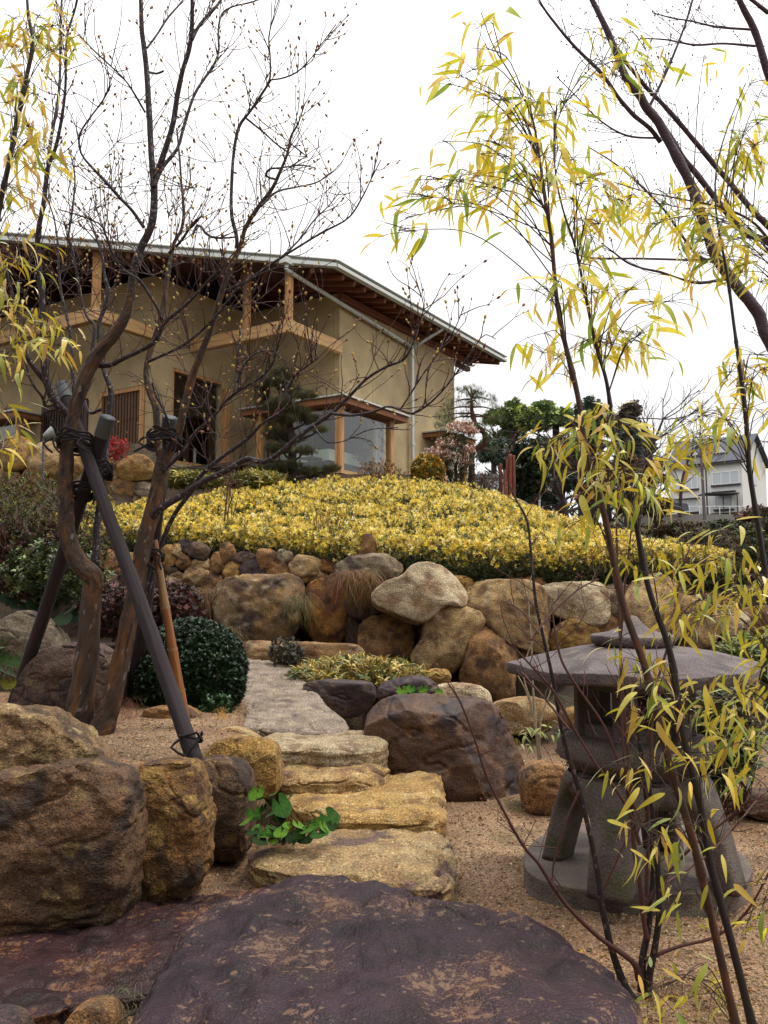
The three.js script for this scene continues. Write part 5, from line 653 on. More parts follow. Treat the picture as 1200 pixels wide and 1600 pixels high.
  T('branch', [[224, 960, 9], [236, 905, 9], [252, 850, 9], [275, 800, 8], [300, 767, 8], [315, 742, 8], [350, 712, 7], [385, 687, 7], [410, 662, 6], [435, 647, 6], [455, 625, 5], [453, 605, 4], [460, 588, 4], [480, 572, 3], [497, 560, 2]], 5.95, 5.2, BM.branch, 26, { from: 0.5 });
  T('branch', [[366, 612, 5], [368, 595, 5], [372, 555, 4], [377, 505, 3], [381, 480, 2]], 5.3, 5.4, BM.branch, 10, { from: 0.1 });
  T('branch', [[370, 598, 4], [385, 565, 4], [400, 552, 3], [422, 547, 3], [440, 560, 2]], 5.3, 5.1, BM.branch, 10, { from: 0.1 });
  T('branch', [[232, 565, 6], [252, 556, 5], [285, 540, 5], [320, 512, 5], [345, 485, 4], [370, 452, 4], [400, 432, 3], [440, 415, 2]], 5.6, 5.1, BM.branch, 22, { from: 0.15 });
  T('branch', [[262, 695, 5], [265, 668, 5], [255, 640, 4], [242, 615, 4], [238, 598, 3]], 5.6, 5.45, BM.branch, 6);
  // fine twigs filling the crown
  const extra = [[40, 420], [90, 440], [130, 430], [150, 300], [100, 360], [190, 380], [190, 220], [260, 330], [300, 300], [320, 420], [140, 480], [330, 250], [240, 430], [400, 470], [450, 330], [480, 240], [300, 540], [340, 690], [310, 640], [370, 730], [330, 740]];
  for (const [x, y] of extra) { const p = at(x + rr(-8, 8), y + rr(-8, 8), rr(5.0, 5.7)); for (let i = 0; i < 5; i++) { const tips = []; grow(twigs, tips, p, V(rr(-1, 1), rr(-0.3, 1), rr(-0.7, 0.7)), rr(0.2, 0.45), 0.0032, 1, { bend: 0.4, up: 0.4, kids: 3, spread: 0.8, shrink: 0.8 }); buds.push(...tips); } }
  const tw = part('twigs', merge(twigs), BM.twig, tree); tw.userData.kind = 'stuff';
  const L = []; for (const [p, d] of buds) if (rnd() < 0.55) { const s = rr(0.0045, 0.0085); L.push([p.clone().addScaledVector(d, 0.004), Q4.setFromUnitVectors(V(0, 1, 0), d.clone().normalize()).clone(), V(s, s * 1.7, s), vary(pick(cols('#8d7440', '#a08a4c', '#7a5038', '#b09a50', '#6a3f30')), 0.15)]); }
  copies('buds', budGeo, std({ roughness: 0.7 }), L, tree);
}
// props: charred logs with metal caps, a bamboo stake and black rope lashings
const logTex = tex(256, (u, v) => { const k = 0.75 + 0.5 * fbm(u * 12, v * 2, 3, 4, 12); return [k, k * 0.96, k]; });
const logMat = std({ color: '#33292c', map: rep(logTex, 4, 1), roughness: 0.85, bumpMap: rep(logTex, 4, 1), bumpScale: 0.004 }), capMat = std({ color: '#4a5054', roughness: 0.6, metalness: 0.2 }), ropeMat = std({ color: '#171315', roughness: 0.95 });
function prop(label, a, b, r0, r1, cap) { const t = thing('support_pole', label, 'pole', 'props holding the bare tree', a); part('log', limb([a, a.clone().lerp(b, 0.35).add(V(0.01, 0, 0.01)), a.clone().lerp(b, 0.7), b], [r0, lerp(r0, r1, 0.5), r1], { seg: 16, step: 0.06, knob: 0.05 }), logMat, t); if (cap) { const d = b.clone().sub(a).normalize(); part('cap', limb([b.clone().addScaledVector(d, -0.13), b.clone().addScaledVector(d, -0.05), b.clone().addScaledVector(d, 0.012)], [r1 * 1.16, r1 * 1.16], { seg: 18, step: 0.02 }), capMat, t); } return t; }
prop('thick charred log prop slanting in front of both trunks', at(307, 1195, 4.75), at(97, 603, 5.85), 0.048, 0.04, true);
prop('dark log prop leaning in from the far left boulders', at(20, 1104, 6.7), at(168, 655, 5.55), 0.05, 0.046, true);
prop('dark log prop standing behind the right trunk beside the boxwood', at(205, 1098, 6.95), at(265, 655, 5.72), 0.056, 0.045, true);
{ const t = thing('bamboo_stake', 'orange brown dry bamboo stake leaning beside the boxwood', 'stake', null, at(291, 1138, 5.85)), a = at(291, 1138, 5.85), b = at(240, 843, 5.72), nodes = [0, 0.2, 0.42, 0.64, 0.84, 1], bm = std({ color: '#a06a34', map: rep(logTex, 3, 1), roughness: 0.45 }), dry = std({ color: '#a88a58', map: rep(logTex, 3, 1), roughness: 0.5 });
  for (let i = 0; i < 5; i++) { const p = a.clone().lerp(b, nodes[i] + 0.003), q = a.clone().lerp(b, nodes[i + 1] - 0.003), r = lerp(0.037, 0.026, nodes[i]); part('segment', limb([p, p.clone().lerp(q, 0.5), q], [r, r * 0.94, r * 0.98], { seg: 14, step: 0.05 }), i === 3 ? dry : bm, t); if (i) part('node', limb([a.clone().lerp(b, nodes[i] - 0.006), a.clone().lerp(b, nodes[i]), a.clone().lerp(b, nodes[i] + 0.006)], [r * 1.08, r * 1.14, r * 1.08], { seg: 14, step: 0.01 }), dry, t); } }
function lashing(label, c, rx, rz, turns, tail = 2) { const t = thing('rope_lashing', label, 'rope', null, c), pts = []; seed(Math.round(c.x * 999)); for (let i = 0; i <= turns * 14; i++) { const a = i / 14 * 6.283, k = i / (turns * 14); pts.push(c.clone().add(V(Math.cos(a) * rx * rr(0.95, 1.08), (k - 0.5) * 0.013 * turns + rr(-0.014, 0.014) + 0.03 * Math.sin(a), Math.sin(a) * rz * rr(0.95, 1.08)))); } part('coil', limb(pts, [0.008, 0.008], { seg: 6, step: 0.02 }), ropeMat, t); for (let i = 0; i < tail; i++) { const p = c.clone().add(V(-rx * rr(0.6, 1) * (i % 2 ? -1 : 1), 0, rz)); part('rope_end', limb([p, p.clone().add(V(rr(-0.05, 0.05), -0.04, 0.03)), p.clone().add(V(rr(-0.09, 0.09), -0.1, 0.02))], [0.009, 0.007], { seg: 6 }), ropeMat, t); } return t; }
lashing('black rope lashing the left trunk to the thick charred log', at(118, 690, 5.6), 0.11, 0.13, 6, 3);
lashing('black rope binding the fork of the right trunk to its prop', at(257, 688, 5.6), 0.11, 0.12, 7, 4);
lashing('black rope wound on the leaning log below its metal cap', at(160, 735, 5.7), 0.065, 0.07, 6, 2);
lashing('black rope knot on the charred log where it crosses the leaning one', at(132, 768, 5.75), 0.1, 0.09, 5, 2);
lashing('black cord tying the top of the bamboo stake to the trunk', at(242, 868, 5.7), 0.06, 0.06, 3, 3);
lashing('thin black cord near the foot of the charred log', at(299, 1152, 4.78), 0.058, 0.058, 2, 2);
{ const c = at(68, 683, 9.5), t = thing('garden_spotlight', 'small grey garden spotlight by the upper stone wall', 'light', null, at(68, 720, 9.5)); const g = new THREE.LatheGeometry([[0.001, 0], [0.03, 0.01], [0.05, 0.06], [0.075, 0.13], [0.07, 0.13], [0.001, 0.09]].map((p) => new THREE.Vector2(...p)), 18); g.rotateZ(-1.0); g.rotateY(0.5); g.translate(c.x, c.y, c.z); part('lamp_head', g, std({ color: '#8d938f', roughness: 0.4, metalness: 0.3, side: THREE.DoubleSide }), t); part('stem', limb([at(68, 760, 9.5), at(67, 720, 9.5), c], [0.012, 0.012], { seg: 8 }), capMat, t); }

// ---------- bamboo ----------
const culmTex = tex(256, (u, v) => { const b = fbm(u * 6, v * 5, 5, 4, 6), c = C('#3a2822').lerp(C('#5a3422'), smooth(-0.1, 0.2, b)).lerp(C('#241a1c'), smooth(0.05, 0.25, fbm(u * 9, v * 7, 2, 3, 9))); return [c.r ** 0.4545, c.g ** 0.4545, c.b ** 0.4545]; });
const culmMat = std({ map: rep(culmTex, 6, 2), roughness: 0.5 }), blackCulm = std({ color: '#1d171a', roughness: 0.45 }), twigMat = std({ color: '#3b2b22', roughness: 0.7 });
const bladeGeos = [leafGeo(1, 0.16, 0.35, 0.12, 6, 0.34), leafGeo(1, 0.18, 0.75, 0.1, 6, 0.36), leafGeo(1, 0.14, 0.12, 0.16, 6, 0.32)];
const bladeMats = ['#e6d63a', '#ccc63c', '#e8d044', '#aeb83c', '#dcb84c', '#8ea63e', '#eedc50', '#d4cc48'].map((h) => leafMat(h, { transmission: 0.6, roughness: 0.7 }));
function bamboo(label, name, culm, d0, d1, mat, clusters, o = {}) {
  const { pts, rad } = traced(culm, d0, d1), t = thing(name, label, 'bamboo', null, pts[0]); seed(o.sd || 800);
  // culm in segments with swollen nodes
  const cur = new THREE.CatmullRomCurve3(pts, false, 'centripetal'), R = (k) => { const f = k * (rad.length - 1), i = Math.min(Math.floor(f), rad.length - 2); return lerp(rad[i], rad[i + 1], f - i); };
  const nodes = o.nodes || 9; for (let i = 0; i < nodes; i++) { const P = [], Q = []; for (let j = 0; j <= 6; j++) { const k = (i + j / 6) / nodes; P.push(cur.getPoint(k)); Q.push(R(k) * (j === 0 ? 1.3 : j === 6 ? 1.12 : 1)); } part('culm', limb(P, Q, { seg: 10, step: 0.03 }), mat, t); }
  const leaves = [], twigs = [];
  const nearest = (c) => { let b = null, bd = 1e9; for (let k = 0; k <= 80; k++) { const p = cur.getPoint(k / 80), e = p.distanceTo(c) + Math.max(0, p.y - c.y) * 1.5; if (e < bd) { bd = e; b = p; } } return b; };
  const onCulm = (y) => { let best = 0, bd = 1e9; for (let k = 0; k <= 60; k++) { const p = cur.getPoint(k / 60), e = Math.abs(p.y - y); if (e < bd) { bd = e; best = k / 60; } } return cur.getPoint(best); };
  for (const [x, y, n, s = 1] of clusters) {
    const d = lerp(d0, d1, clamp((culm[0][1] - y) / (culm[0][1] - culm[culm.length - 1][1] + 1))) + rr(-0.28, 0.28), c = at(x, y, d), a = nearest(c.clone().add(V(0, -0.12, 0))), mid = a.clone().lerp(c, 0.55).add(V(0, 0.05 + rr(0, 0.05), 0));
    twigs.push(limb([a, mid, c], [0.0024, 0.0018, 0.0012], { seg: 5, step: 0.04 }));
    const out = c.clone().sub(a).setY(0).normalize(), k = d / 2.8;
    for (let i = 0; i < n * 1.4; i++) { const ang = Math.atan2(out.x, out.z) + rr(-1.5, 1.5), p = c.clone().add(V(rr(-0.09, 0.09), rr(-0.07, 0.06), rr(-0.08, 0.08)).multiplyScalar(s)), L = rr(0.055, 0.11) * s * (rnd() < 0.12 ? 1.25 : 1); leaves.push([p, [rr(-0.15, 1.2), ang + (rnd() < 0.25 ? rr(-1.5, 1.5) : 0), rr(-0.9, 0.9)], L, 1]); twigs.push(limb([c.clone().lerp(mid, rr(0, 0.25)), p.clone().lerp(c, 0.4).add(V(0, 0.006, 0)), p], [0.0012, 0.0007], { seg: 4, step: 0.03 })); }
  }
  const tw = part('twigs', merge(twigs), twigMat, t); tw.userData.kind = 'stuff';
  leaves.sort((a, b) => b[2] - a[2]); const rest = [];
  leaves.forEach(([p, r, L], i) => { if (i < 290) { const m = shadowy(new THREE.Mesh(pick(bladeGeos), pick(o.mats || bladeMats))); m.name = 'leaf'; E4.set(r[0], r[1], r[2], 'YXZ'); m.quaternion.setFromEuler(E4); E4.order = 'XYZ'; m.scale.setScalar(L); m.position.copy(p).sub(t.position); t.add(m); } else { E4.set(r[0], r[1], r[2], 'YXZ'); const q = new THREE.Quaternion().setFromEuler(E4); E4.order = 'XYZ'; rest.push([p, q, L, vary(pick(cols('#e6d63a', '#ccc63c', '#e8d044', '#aeb83c', '#dcb84c')), 0.15)]); } });
  if (rest.length) copies('foliage', bladeGeos[0], leafMat(WHITE, { transmission: 0.6, roughness: 0.7 }), rest, t);
  return t;
}
bamboo('tall brown bamboo culm leaning across the lantern, arching over at the top', 'bamboo', [[1152, 1612, 13], [1112, 1436, 12.5], [1083, 1315, 12.5], [1053, 1216, 12.5], [1035, 1150, 12], [1007, 1040, 11.5], [973, 943, 11], [943, 800, 10], [920, 727, 9], [903, 620, 8.5], [873, 490, 7.5], [861, 369, 6], [851, 310, 5], [842, 239, 4], [830, 180, 3], [800, 120, 2.5], [770, 70, 2], [752, 20, 1.5]], 2.83, 2.7, culmMat,
  [[622, 360, 7], [634, 340, 7], [655, 305, 8], [690, 292, 9], [708, 280, 8], [668, 275, 6], [700, 318, 6], [735, 110, 6], [752, 40, 7], [760, 75, 6], [722, 120, 4], [752, 140, 7], [776, 155, 9], [790, 178, 9], [772, 220, 8], [765, 290, 10], [745, 318, 4], [740, 275, 6], [795, 205, 9], [812, 150, 5], [700, 130, 3], [745, 240, 4], [690, 220, 3], [830, 165, 8], [826, 196, 9], [850, 182, 9], [848, 240, 8], [812, 240, 7], [786, 246, 7], [838, 280, 8], [862, 290, 8], [800, 285, 7], [820, 320, 6], [835, 455, 5], [858, 470, 5], [850, 520, 5], [846, 552, 5], [872, 440, 5], [870, 560, 5], [880, 585, 3], [880, 680, 8], [872, 700, 6], [893, 660, 7], [905, 690, 8], [886, 800, 5], [902, 815, 4], [930, 790, 5], [965, 1000, 5], [970, 1195, 3], [985, 1190, 6], [1000, 1290, 8], [1028, 1310, 7], [1062, 1395, 6], [1055, 1412, 5], [1012, 1545, 5], [1036, 1538, 5], [1062, 1532, 6], [1092, 1530, 7], [1112, 1552, 6], [1030, 1196, 4]], { sd: 811, nodes: 11 });
bamboo('slim black bamboo culm rising just right of the brown one', 'bamboo', [[1178, 1612, 13], [1141, 1465, 12], [1112, 1355, 11.5], [1094, 1256, 11], [1068, 1150, 10.5], [1047, 1020, 10], [1013, 917, 9], [990, 800, 8], [973, 740, 7.5], [960, 680, 7], [947, 593, 6], [933, 547, 5.5], [913, 453, 5], [900, 390, 4], [879, 325, 3], [868, 270, 2.5], [868, 200, 2], [895, 140, 1.6], [925, 105, 1.4], [960, 85, 1.2]], 2.75, 2.85, blackCulm,
  [[1010, 80, 5, 1.1], [985, 75, 4], [965, 120, 6, 1.1], [945, 60, 5], [1015, 105, 4], [940, 100, 4], [880, 160, 8], [868, 178, 8], [872, 235, 9], [895, 250, 8], [900, 285, 9], [925, 275, 9], [948, 290, 8], [910, 345, 10], [925, 372, 9], [938, 350, 8], [895, 310, 6], [960, 310, 8], [905, 410, 5], [930, 408, 4], [900, 450, 8], [925, 458, 9], [950, 455, 7], [985, 452, 6], [935, 535, 10], [915, 532, 8], [955, 540, 8], [975, 520, 8], [1000, 522, 9], [1015, 540, 6], [1030, 472, 7], [1052, 470, 5], [925, 648, 9], [945, 660, 10], [965, 655, 9], [955, 690, 9], [985, 668, 7], [930, 720, 10], [955, 735, 10], [985, 728, 10], [1010, 725, 10], [1030, 745, 10], [1000, 760, 10], [975, 780, 8], [1015, 785, 7], [960, 770, 7], [1035, 715, 7], [985, 860, 7], [1005, 870, 7], [1010, 895, 5], [992, 1050, 7], [1016, 1044, 8], [1035, 1062, 8], [1030, 1108, 9], [1010, 1120, 5], [1060, 1095, 8], [1080, 1120, 7], [1075, 1165, 7], [1090, 1215, 4], [1070, 1300, 5], [1085, 1290, 4]], { sd: 822, nodes: 12 });
bamboo('thin dark bamboo culm standing before the distant white house', 'bamboo', [[1262, 1330, 10], [1228, 1080, 9.5], [1197, 900, 9], [1187, 835, 8.5], [1177, 775, 8], [1170, 725, 8], [1166, 660, 7.5], [1162, 620, 7], [1155, 570, 6], [1150, 532, 5.5], [1147, 510, 5], [1136, 428, 4.5], [1126, 375, 4], [1118, 320, 3], [1120, 260, 2.5], [1140, 190, 2], [1165, 130, 1.5]], 2.95, 3.0, blackCulm,
  [[1080, 660, 8], [1095, 650, 8], [1105, 672, 8], [1070, 690, 8], [1088, 695, 7], [1120, 690, 6], [1140, 585, 8], [1165, 575, 9], [1185, 555, 9], [1195, 575, 8], [1175, 600, 8], [1150, 605, 5], [1165, 640, 7, 1.3], [1195, 650, 7, 1.3], [1130, 655, 5], [1195, 690, 4], [1100, 850, 10], [1080, 880, 10], [1130, 835, 9], [1115, 875, 8], [1060, 920, 9], [1092, 935, 10], [1065, 960, 9], [1098, 965, 9], [1120, 940, 8], [1150, 900, 10], [1178, 885, 9], [1178, 930, 9], [1145, 930, 9], [1195, 900, 7], [1190, 1000, 8], [1192, 1040, 9], [1160, 985, 5], [1095, 1072, 8], [1115, 1092, 10], [1150, 1082, 10], [1188, 1080, 9], [1132, 1130, 10], [1165, 1120, 10], [1190, 1130, 8], [1110, 1180, 9], [1150, 1165, 9], [1130, 1210, 6], [1172, 1190, 7], [1165, 1450, 4], [1190, 1420, 5], [1180, 1385, 4]], { sd: 833, nodes: 9 });
bamboo('leafy bamboo shoot reaching in across the top of the bare cherry', 'bamboo', [[1300, 900, 8], [1270, 640, 7], [1240, 470, 6], [1215, 400, 5], [1180, 350, 4], [1130, 325, 3], [1070, 312, 2.5], [1010, 300, 2], [960, 285, 1.5]], 3.2, 3.1, twigMat,
  [[962, 296, 7], [985, 310, 9], [1005, 325, 10], [1018, 350, 8], [1035, 318, 9], [1052, 340, 10], [1060, 305, 10], [1075, 325, 11], [1092, 345, 10], [1105, 318, 10], [1090, 375, 9], [1120, 345, 10], [1135, 375, 10], [1130, 405, 9], [1150, 350, 9], [1165, 385, 9], [1180, 335, 9], [1190, 400, 9], [1155, 425, 8], [1105, 405, 8], [1080, 400, 6], [1185, 440, 7], [1165, 205, 10], [1150, 240, 9], [1180, 225, 10], [1160, 265, 9], [1190, 255, 9], [1185, 190, 7], [1145, 215, 7], [1190, 140, 6, 1.2], [1175, 125, 5], [1100, 85, 4]], { sd: 844, nodes: 7 });
bamboo('yellow leaved bamboo at the picture margin in front of the bare tree', 'bamboo', [[-40, 900, 9], [-30, 620, 9], [-15, 420, 9], [0, 320, 8.5], [15, 250, 8], [27, 187, 7.5], [41, 122, 7], [51, 67, 6], [44, 20, 5], [41, -30, 4]], 3.5, 3.4, blackCulm,
  [[20, 30, 9], [60, 25, 10], [85, 40, 11], [100, 55, 10], [40, 50, 11], [60, 60, 10], [15, 60, 9], [30, 80, 7], [80, 75, 8], [100, 75, 9], [5, 95, 7], [15, 130, 9], [40, 140, 10], [60, 148, 8], [30, 118, 8], [8, 160, 7], [20, 185, 10], [45, 195, 9], [15, 215, 8], [55, 215, 10], [70, 235, 10], [40, 225, 9], [75, 255, 7], [25, 240, 7], [10, 290, 8], [35, 300, 8], [55, 300, 6], [25, 330, 6], [15, 395, 9], [30, 405, 10], [8, 420, 8], [20, 440, 7], [10, 480, 9], [30, 470, 10], [45, 495, 10], [20, 500, 9], [60, 510, 10], [80, 525, 10], [100, 540, 9], [35, 520, 8], [20, 550, 7], [8, 580, 6], [10, 640, 5], [22, 655, 4], [5, 690, 6], [12, 700, 5], [80, 405, 5]], { sd: 855, nodes: 8, mats: ['#e0c438', '#bcb438', '#e6cc44', '#a2aa3c', '#d8ac48', '#c8a868', '#d6ca40'].map((h) => leafMat(h, { transmission: 0.6, roughness: 0.7 })) });

// ---------- the bare shrub in front of the lantern ----------
{
  const f = onY(1000, 1560, 0.0), t = thing('bare_shrub', 'many stemmed bare reddish shrub in front of the lantern', 'shrub', null, f), d = -f.z, twigs = [], buds = []; seed(901);
  const m1 = std({ map: rep(branchTex, 4, 3), color: '#c8a890', roughness: 0.7 }), m2 = std({ color: '#4a261f', roughness: 0.65 });
  const S = (list, d1, mat, n, o = {}) => { const { pts, rad } = traced(list, d, d1); part('stem', limb(pts, rad, { seg: 8, step: 0.03, knob: 0.1 }), mat, t); if (n) sprout(pts, rad, n, { from: 0.35, l0: 0.06, l1: 0.22, r: 0.002, ...o }, twigs, buds); };
  S([[990, 1565, 16], [978, 1545, 13], [957, 1487, 11], [942, 1421, 10], [933, 1359, 9], [920, 1297, 8], [906, 1239, 8], [882, 1160, 7], [865, 1067, 6], [847, 987, 5], [837, 940, 5], [830, 867, 4], [823, 812, 4], [806, 780, 3], [795, 755, 2]], d + 0.25, m1, 12);
  S([[1000, 1530, 14], [992, 1507, 9], [968, 1487, 8], [933, 1462, 7], [885, 1414, 6], [861, 1380, 6], [841, 1349, 5], [820, 1325, 5], [789, 1271, 4], [760, 1212, 4], [740, 1150, 3], [718, 1095, 3], [698, 1064, 2]], d - 0.1, m2, 8);
  S([[1003, 1550, 14], [1004, 1497, 11], [1012, 1456, 10], [1019, 1394, 9], [1020, 1342, 8], [1012, 1273, 7], [1006, 1215, 6], [998, 1150, 5], [992, 1080, 4]], d + 0.1, m1, 8);
  S([[1010, 1560, 16], [1014, 1528, 12], [1023, 1480, 10], [1030, 1428, 10], [1028, 1359, 9], [1022, 1290, 8], [1014, 1225, 6], [1000, 1160, 5]], d - 0.05, m1, 6);
  S([[1012, 1470, 8], [1007, 1445, 8], [999, 1376, 7], [990, 1318, 7], [985, 1222, 6], [976, 1119, 5], [971, 1050, 4], [970, 1000, 4], [974, 940, 3], [982, 867, 3], [988, 815, 2]], d + 0.1, m2, 8);
  S([[1008, 1500, 7], [1057, 1480, 5], [1112, 1466, 5], [1136, 1452, 4], [1164, 1428, 4], [1184, 1397, 3], [1210, 1350, 2]], d - 0.1, m2, 4);
  S([[1000, 1320, 6], [986, 1275, 5], [962, 1233, 5], [934, 1198, 4], [899, 1142, 4], [864, 1079, 4], [836, 1047, 3], [811, 1020, 3], [790, 1000, 2]], d + 0.1, m2, 8);
  S([[1004, 1290, 6], [979, 1229, 5], [944, 1135, 4], [906, 1079, 4], [878, 1033, 4], [867, 984, 3], [862, 945, 2]], d + 0.2, m2, 8);
  S([[992, 1330, 5], [976, 1205, 4], [971, 1100, 4], [969, 995, 4], [966, 900, 3], [963, 800, 3], [967, 730, 2]], d + 0.3, m2, 8);
  S([[905, 1236, 4], [882, 1290, 3], [866, 1345, 3], [862, 1380, 2]], d, m2, 2); S([[942, 1390, 5], [960, 1352, 4], [984, 1300, 3], [1000, 1270, 2]], d, m2, 2);
  S([[1005, 1420, 5], [1040, 1370, 4], [1085, 1320, 4], [1130, 1285, 3], [1170, 1250, 3]], d - 0.15, m2, 6); S([[1040, 1380, 4], [1100, 1340, 3], [1150, 1290, 3], [1190, 1240, 2]], d + 0.3, m2, 5);
  S([[890, 1140, 4], [850, 1090, 3], [815, 1050, 3]], d + 0.3, m2, 4); S([[830, 1000, 4], [860, 960, 3], [905, 920, 3], [935, 905, 2]], d + 0.25, m2, 5); S([[842, 990, 3], [815, 955, 3], [790, 940, 2]], d + 0.25, m2, 3);
  S([[1010, 1400, 6], [1016, 1200, 5], [1024, 1080, 4], [1046, 1000, 4], [1058, 930, 4], [1068, 880, 3], [1082, 850, 2]], d + 0.1, m2, 6);
  const tw = part('twigs', merge(twigs), m2, t); tw.userData.kind = 'stuff';
  copies('buds', budGeo, std({ color: '#6a2c28', roughness: 0.6 }), buds.filter(() => rnd() < 0.6).map(([p, dd]) => [p, Q4.setFromUnitVectors(V(0, 1, 0), dd.clone().normalize()).clone(), V(0.0028, 0.005, 0.0028)]), t);
}
// ---------- the bare cherry at the upper corner ----------
{
  const f = gAt(4.55, 6.4), t = thing('bare_cherry', 'bare dark cherry with purple black limbs slanting in over the bamboo', 'tree', null, f), twigs = [], buds = []; seed(911);
  const cm = std({ color: '#3f303a', roughness: 0.7, bumpMap: rep(roughBump, 5, 4), bumpScale: 0.006 }), ct = std({ color: '#33202c', roughness: 0.8 });
  const S = (name, list, d0, d1, n, o = {}) => { const { pts, rad } = traced(list, d0, d1); if (o.root) { pts.unshift(f.clone().add(V(0, -0.1, 0)), f.clone().add(V(-0.12, 0.9, 0.05))); rad.unshift(0.11, 0.09); } part(name, limb(pts, rad.map((r) => r * 0.85), { seg: 12, step: 0.05, knob: 0.12 }), cm, t); if (n) sprout(pts, rad, n, { from: 0.1, l0: 0.1, l1: 0.42, r: 0.003, ...o }, twigs, buds); };
  S('trunk', [[1240, 600, 24], [1194, 517, 22], [1184, 488, 22], [1157, 454, 21], [1131, 420, 20], [1115, 394, 19], [1105, 362, 18], [1090, 318, 18], [1076, 281, 18], [1060, 250, 19], [1039, 210, 17], [1026, 187, 17], [1010, 168, 16], [1000, 150, 15], [980, 125, 14], [960, 75, 13], [945, 40, 12], [925, 0, 10], [905, -40, 8]], 6.2, 5.7, 34, { root: true });
  S('branch', [[1260, 430, 14], [1199, 378, 12], [1163, 362, 12], [1118, 310, 11], [1087, 270, 11], [1068, 247, 10], [1047, 213, 10], [1018, 173, 9], [1000, 150, 8]], 6.3, 5.95, 16);
  S('branch', [[1250, 400, 13], [1199, 352, 12], [1178, 331, 11], [1134, 278, 10], [1105, 244, 10], [1079, 213, 9], [1052, 181, 9], [1031, 158, 8], [1010, 137, 8], [990, 112, 7], [968, 88, 5]], 6.5, 6.0, 22);
  S('branch', [[1032, 222, 9], [1015, 200, 8], [990, 180, 8], [965, 150, 7], [940, 115, 7], [900, 75, 6], [870, 40, 5], [845, 5, 4], [835, -20, 3]], 6.0, 5.6, 24);
  S('branch', [[1015, 166, 6], [1040, 115, 5], [1070, 40, 4], [1082, 0, 4], [1090, -30, 3]], 5.9, 5.8, 10);
  S('branch', [[1032, 216, 4], [980, 212, 4], [940, 190, 3], [895, 145, 2], [870, 120, 2]], 6.0, 5.7, 10);
  S('branch', [[1118, 410, 6], [1108, 408, 5], [1066, 406, 4], [1000, 404, 4], [917, 402, 3], [890, 393, 2]], 6.2, 5.8, 8);
  S('branch', [[1142, 436, 7], [1134, 436, 6], [1094, 442, 6], [1063, 436, 5], [1031, 425, 5], [1003, 419, 4], [980, 410, 4], [957, 393, 3], [940, 380, 2]], 6.2, 5.9, 9);
  S('branch', [[1110, 408, 6], [1089, 399, 5], [1076, 383, 5], [1058, 357, 5], [1042, 333, 4], [1021, 310, 4], [1000, 289, 4], [960, 255, 3], [920, 230, 2]], 6.2, 5.8, 12);
  S('branch', [[1250, 230, 16], [1215, 150, 15], [1200, 115, 14], [1180, 50, 13], [1155, 0, 11], [1140, -40, 9]], 6.6, 6.2, 10);
  S('branch', [[1172, 46, 5], [1120, 42, 4], [1080, 33, 3], [1050, 28, 3], [1020, 20, 2]], 6.3, 6.0, 10); S('branch', [[1200, 20, 8], [1175, 0, 7], [1150, -20, 6]], 6.4, 6.2, 4);
  S('branch', [[1180, 72, 5], [1130, 68, 4], [1085, 70, 4], [1040, 62, 3], [1000, 60, 2]], 6.3, 6.0, 12);
  const tw = part('twigs', merge(twigs), ct, t); tw.userData.kind = 'stuff';
  copies('buds', budGeo, std({ color: '#3a2028', roughness: 0.7 }), buds.filter(() => rnd() < 0.8).map(([p, dd]) => [p, Q4.setFromUnitVectors(V(0, 1, 0), dd.clone().normalize()).clone(), V(0.0055, 0.008, 0.0055)]), t);
}

// ---------- beyond the garden ----------
const farMat = tintMat({ transmission: 0.1, roughness: 0.85 });
[[1030, 872, 19, 52, 32, 0], [1098, 868, 18, 60, 40, 1], [1165, 872, 19, 62, 44, 2], [1215, 850, 22, 50, 50, 0], [955, 842, 24, 46, 22, 3], [1065, 836, 26, 56, 22, 1], [1140, 842, 25, 46, 26, 2], [1000, 838, 30, 46, 18, 0], [1190, 820, 30, 44, 26, 3]].forEach(([x, y, d, rx, ry, k], i) => {
  const pal = [cols('#3a3a22', '#4a4628', '#2c2e1a', '#5a4a2c'), cols('#4a3a28', '#5a4a2e', '#38301f', '#463f24'), cols('#33401f', '#465028', '#28321a', '#5a5a2c'), cols('#5a3a30', '#6a4a3a', '#46302a', '#4a4a2a')][k];
  const where = ['dark olive shrub right of the golden hedge, nearest its lower end', 'brownish shrub filling the bank behind the lantern roof', 'green shrub on the bank below the distant white house', 'dark shrub cut by the picture margin, right of the distant white house', 'reddish shrub at the far end of the golden hedge', 'brown shrub in front of the low wall of the white house', 'olive shrub under the carport of the white house', 'dark shrub below the parked red car', 'reddish shrub further back under the bamboo leaves'][i];
  front('bank_shrub', where, x, y, d, rx, ry, { n: 900, leaf: broadSprig, mat: farMat, pal, stems: 5, size: d / 15, blobO: { clump: 0.5, shell: 0.4 }, sd: 2000 + i });
});
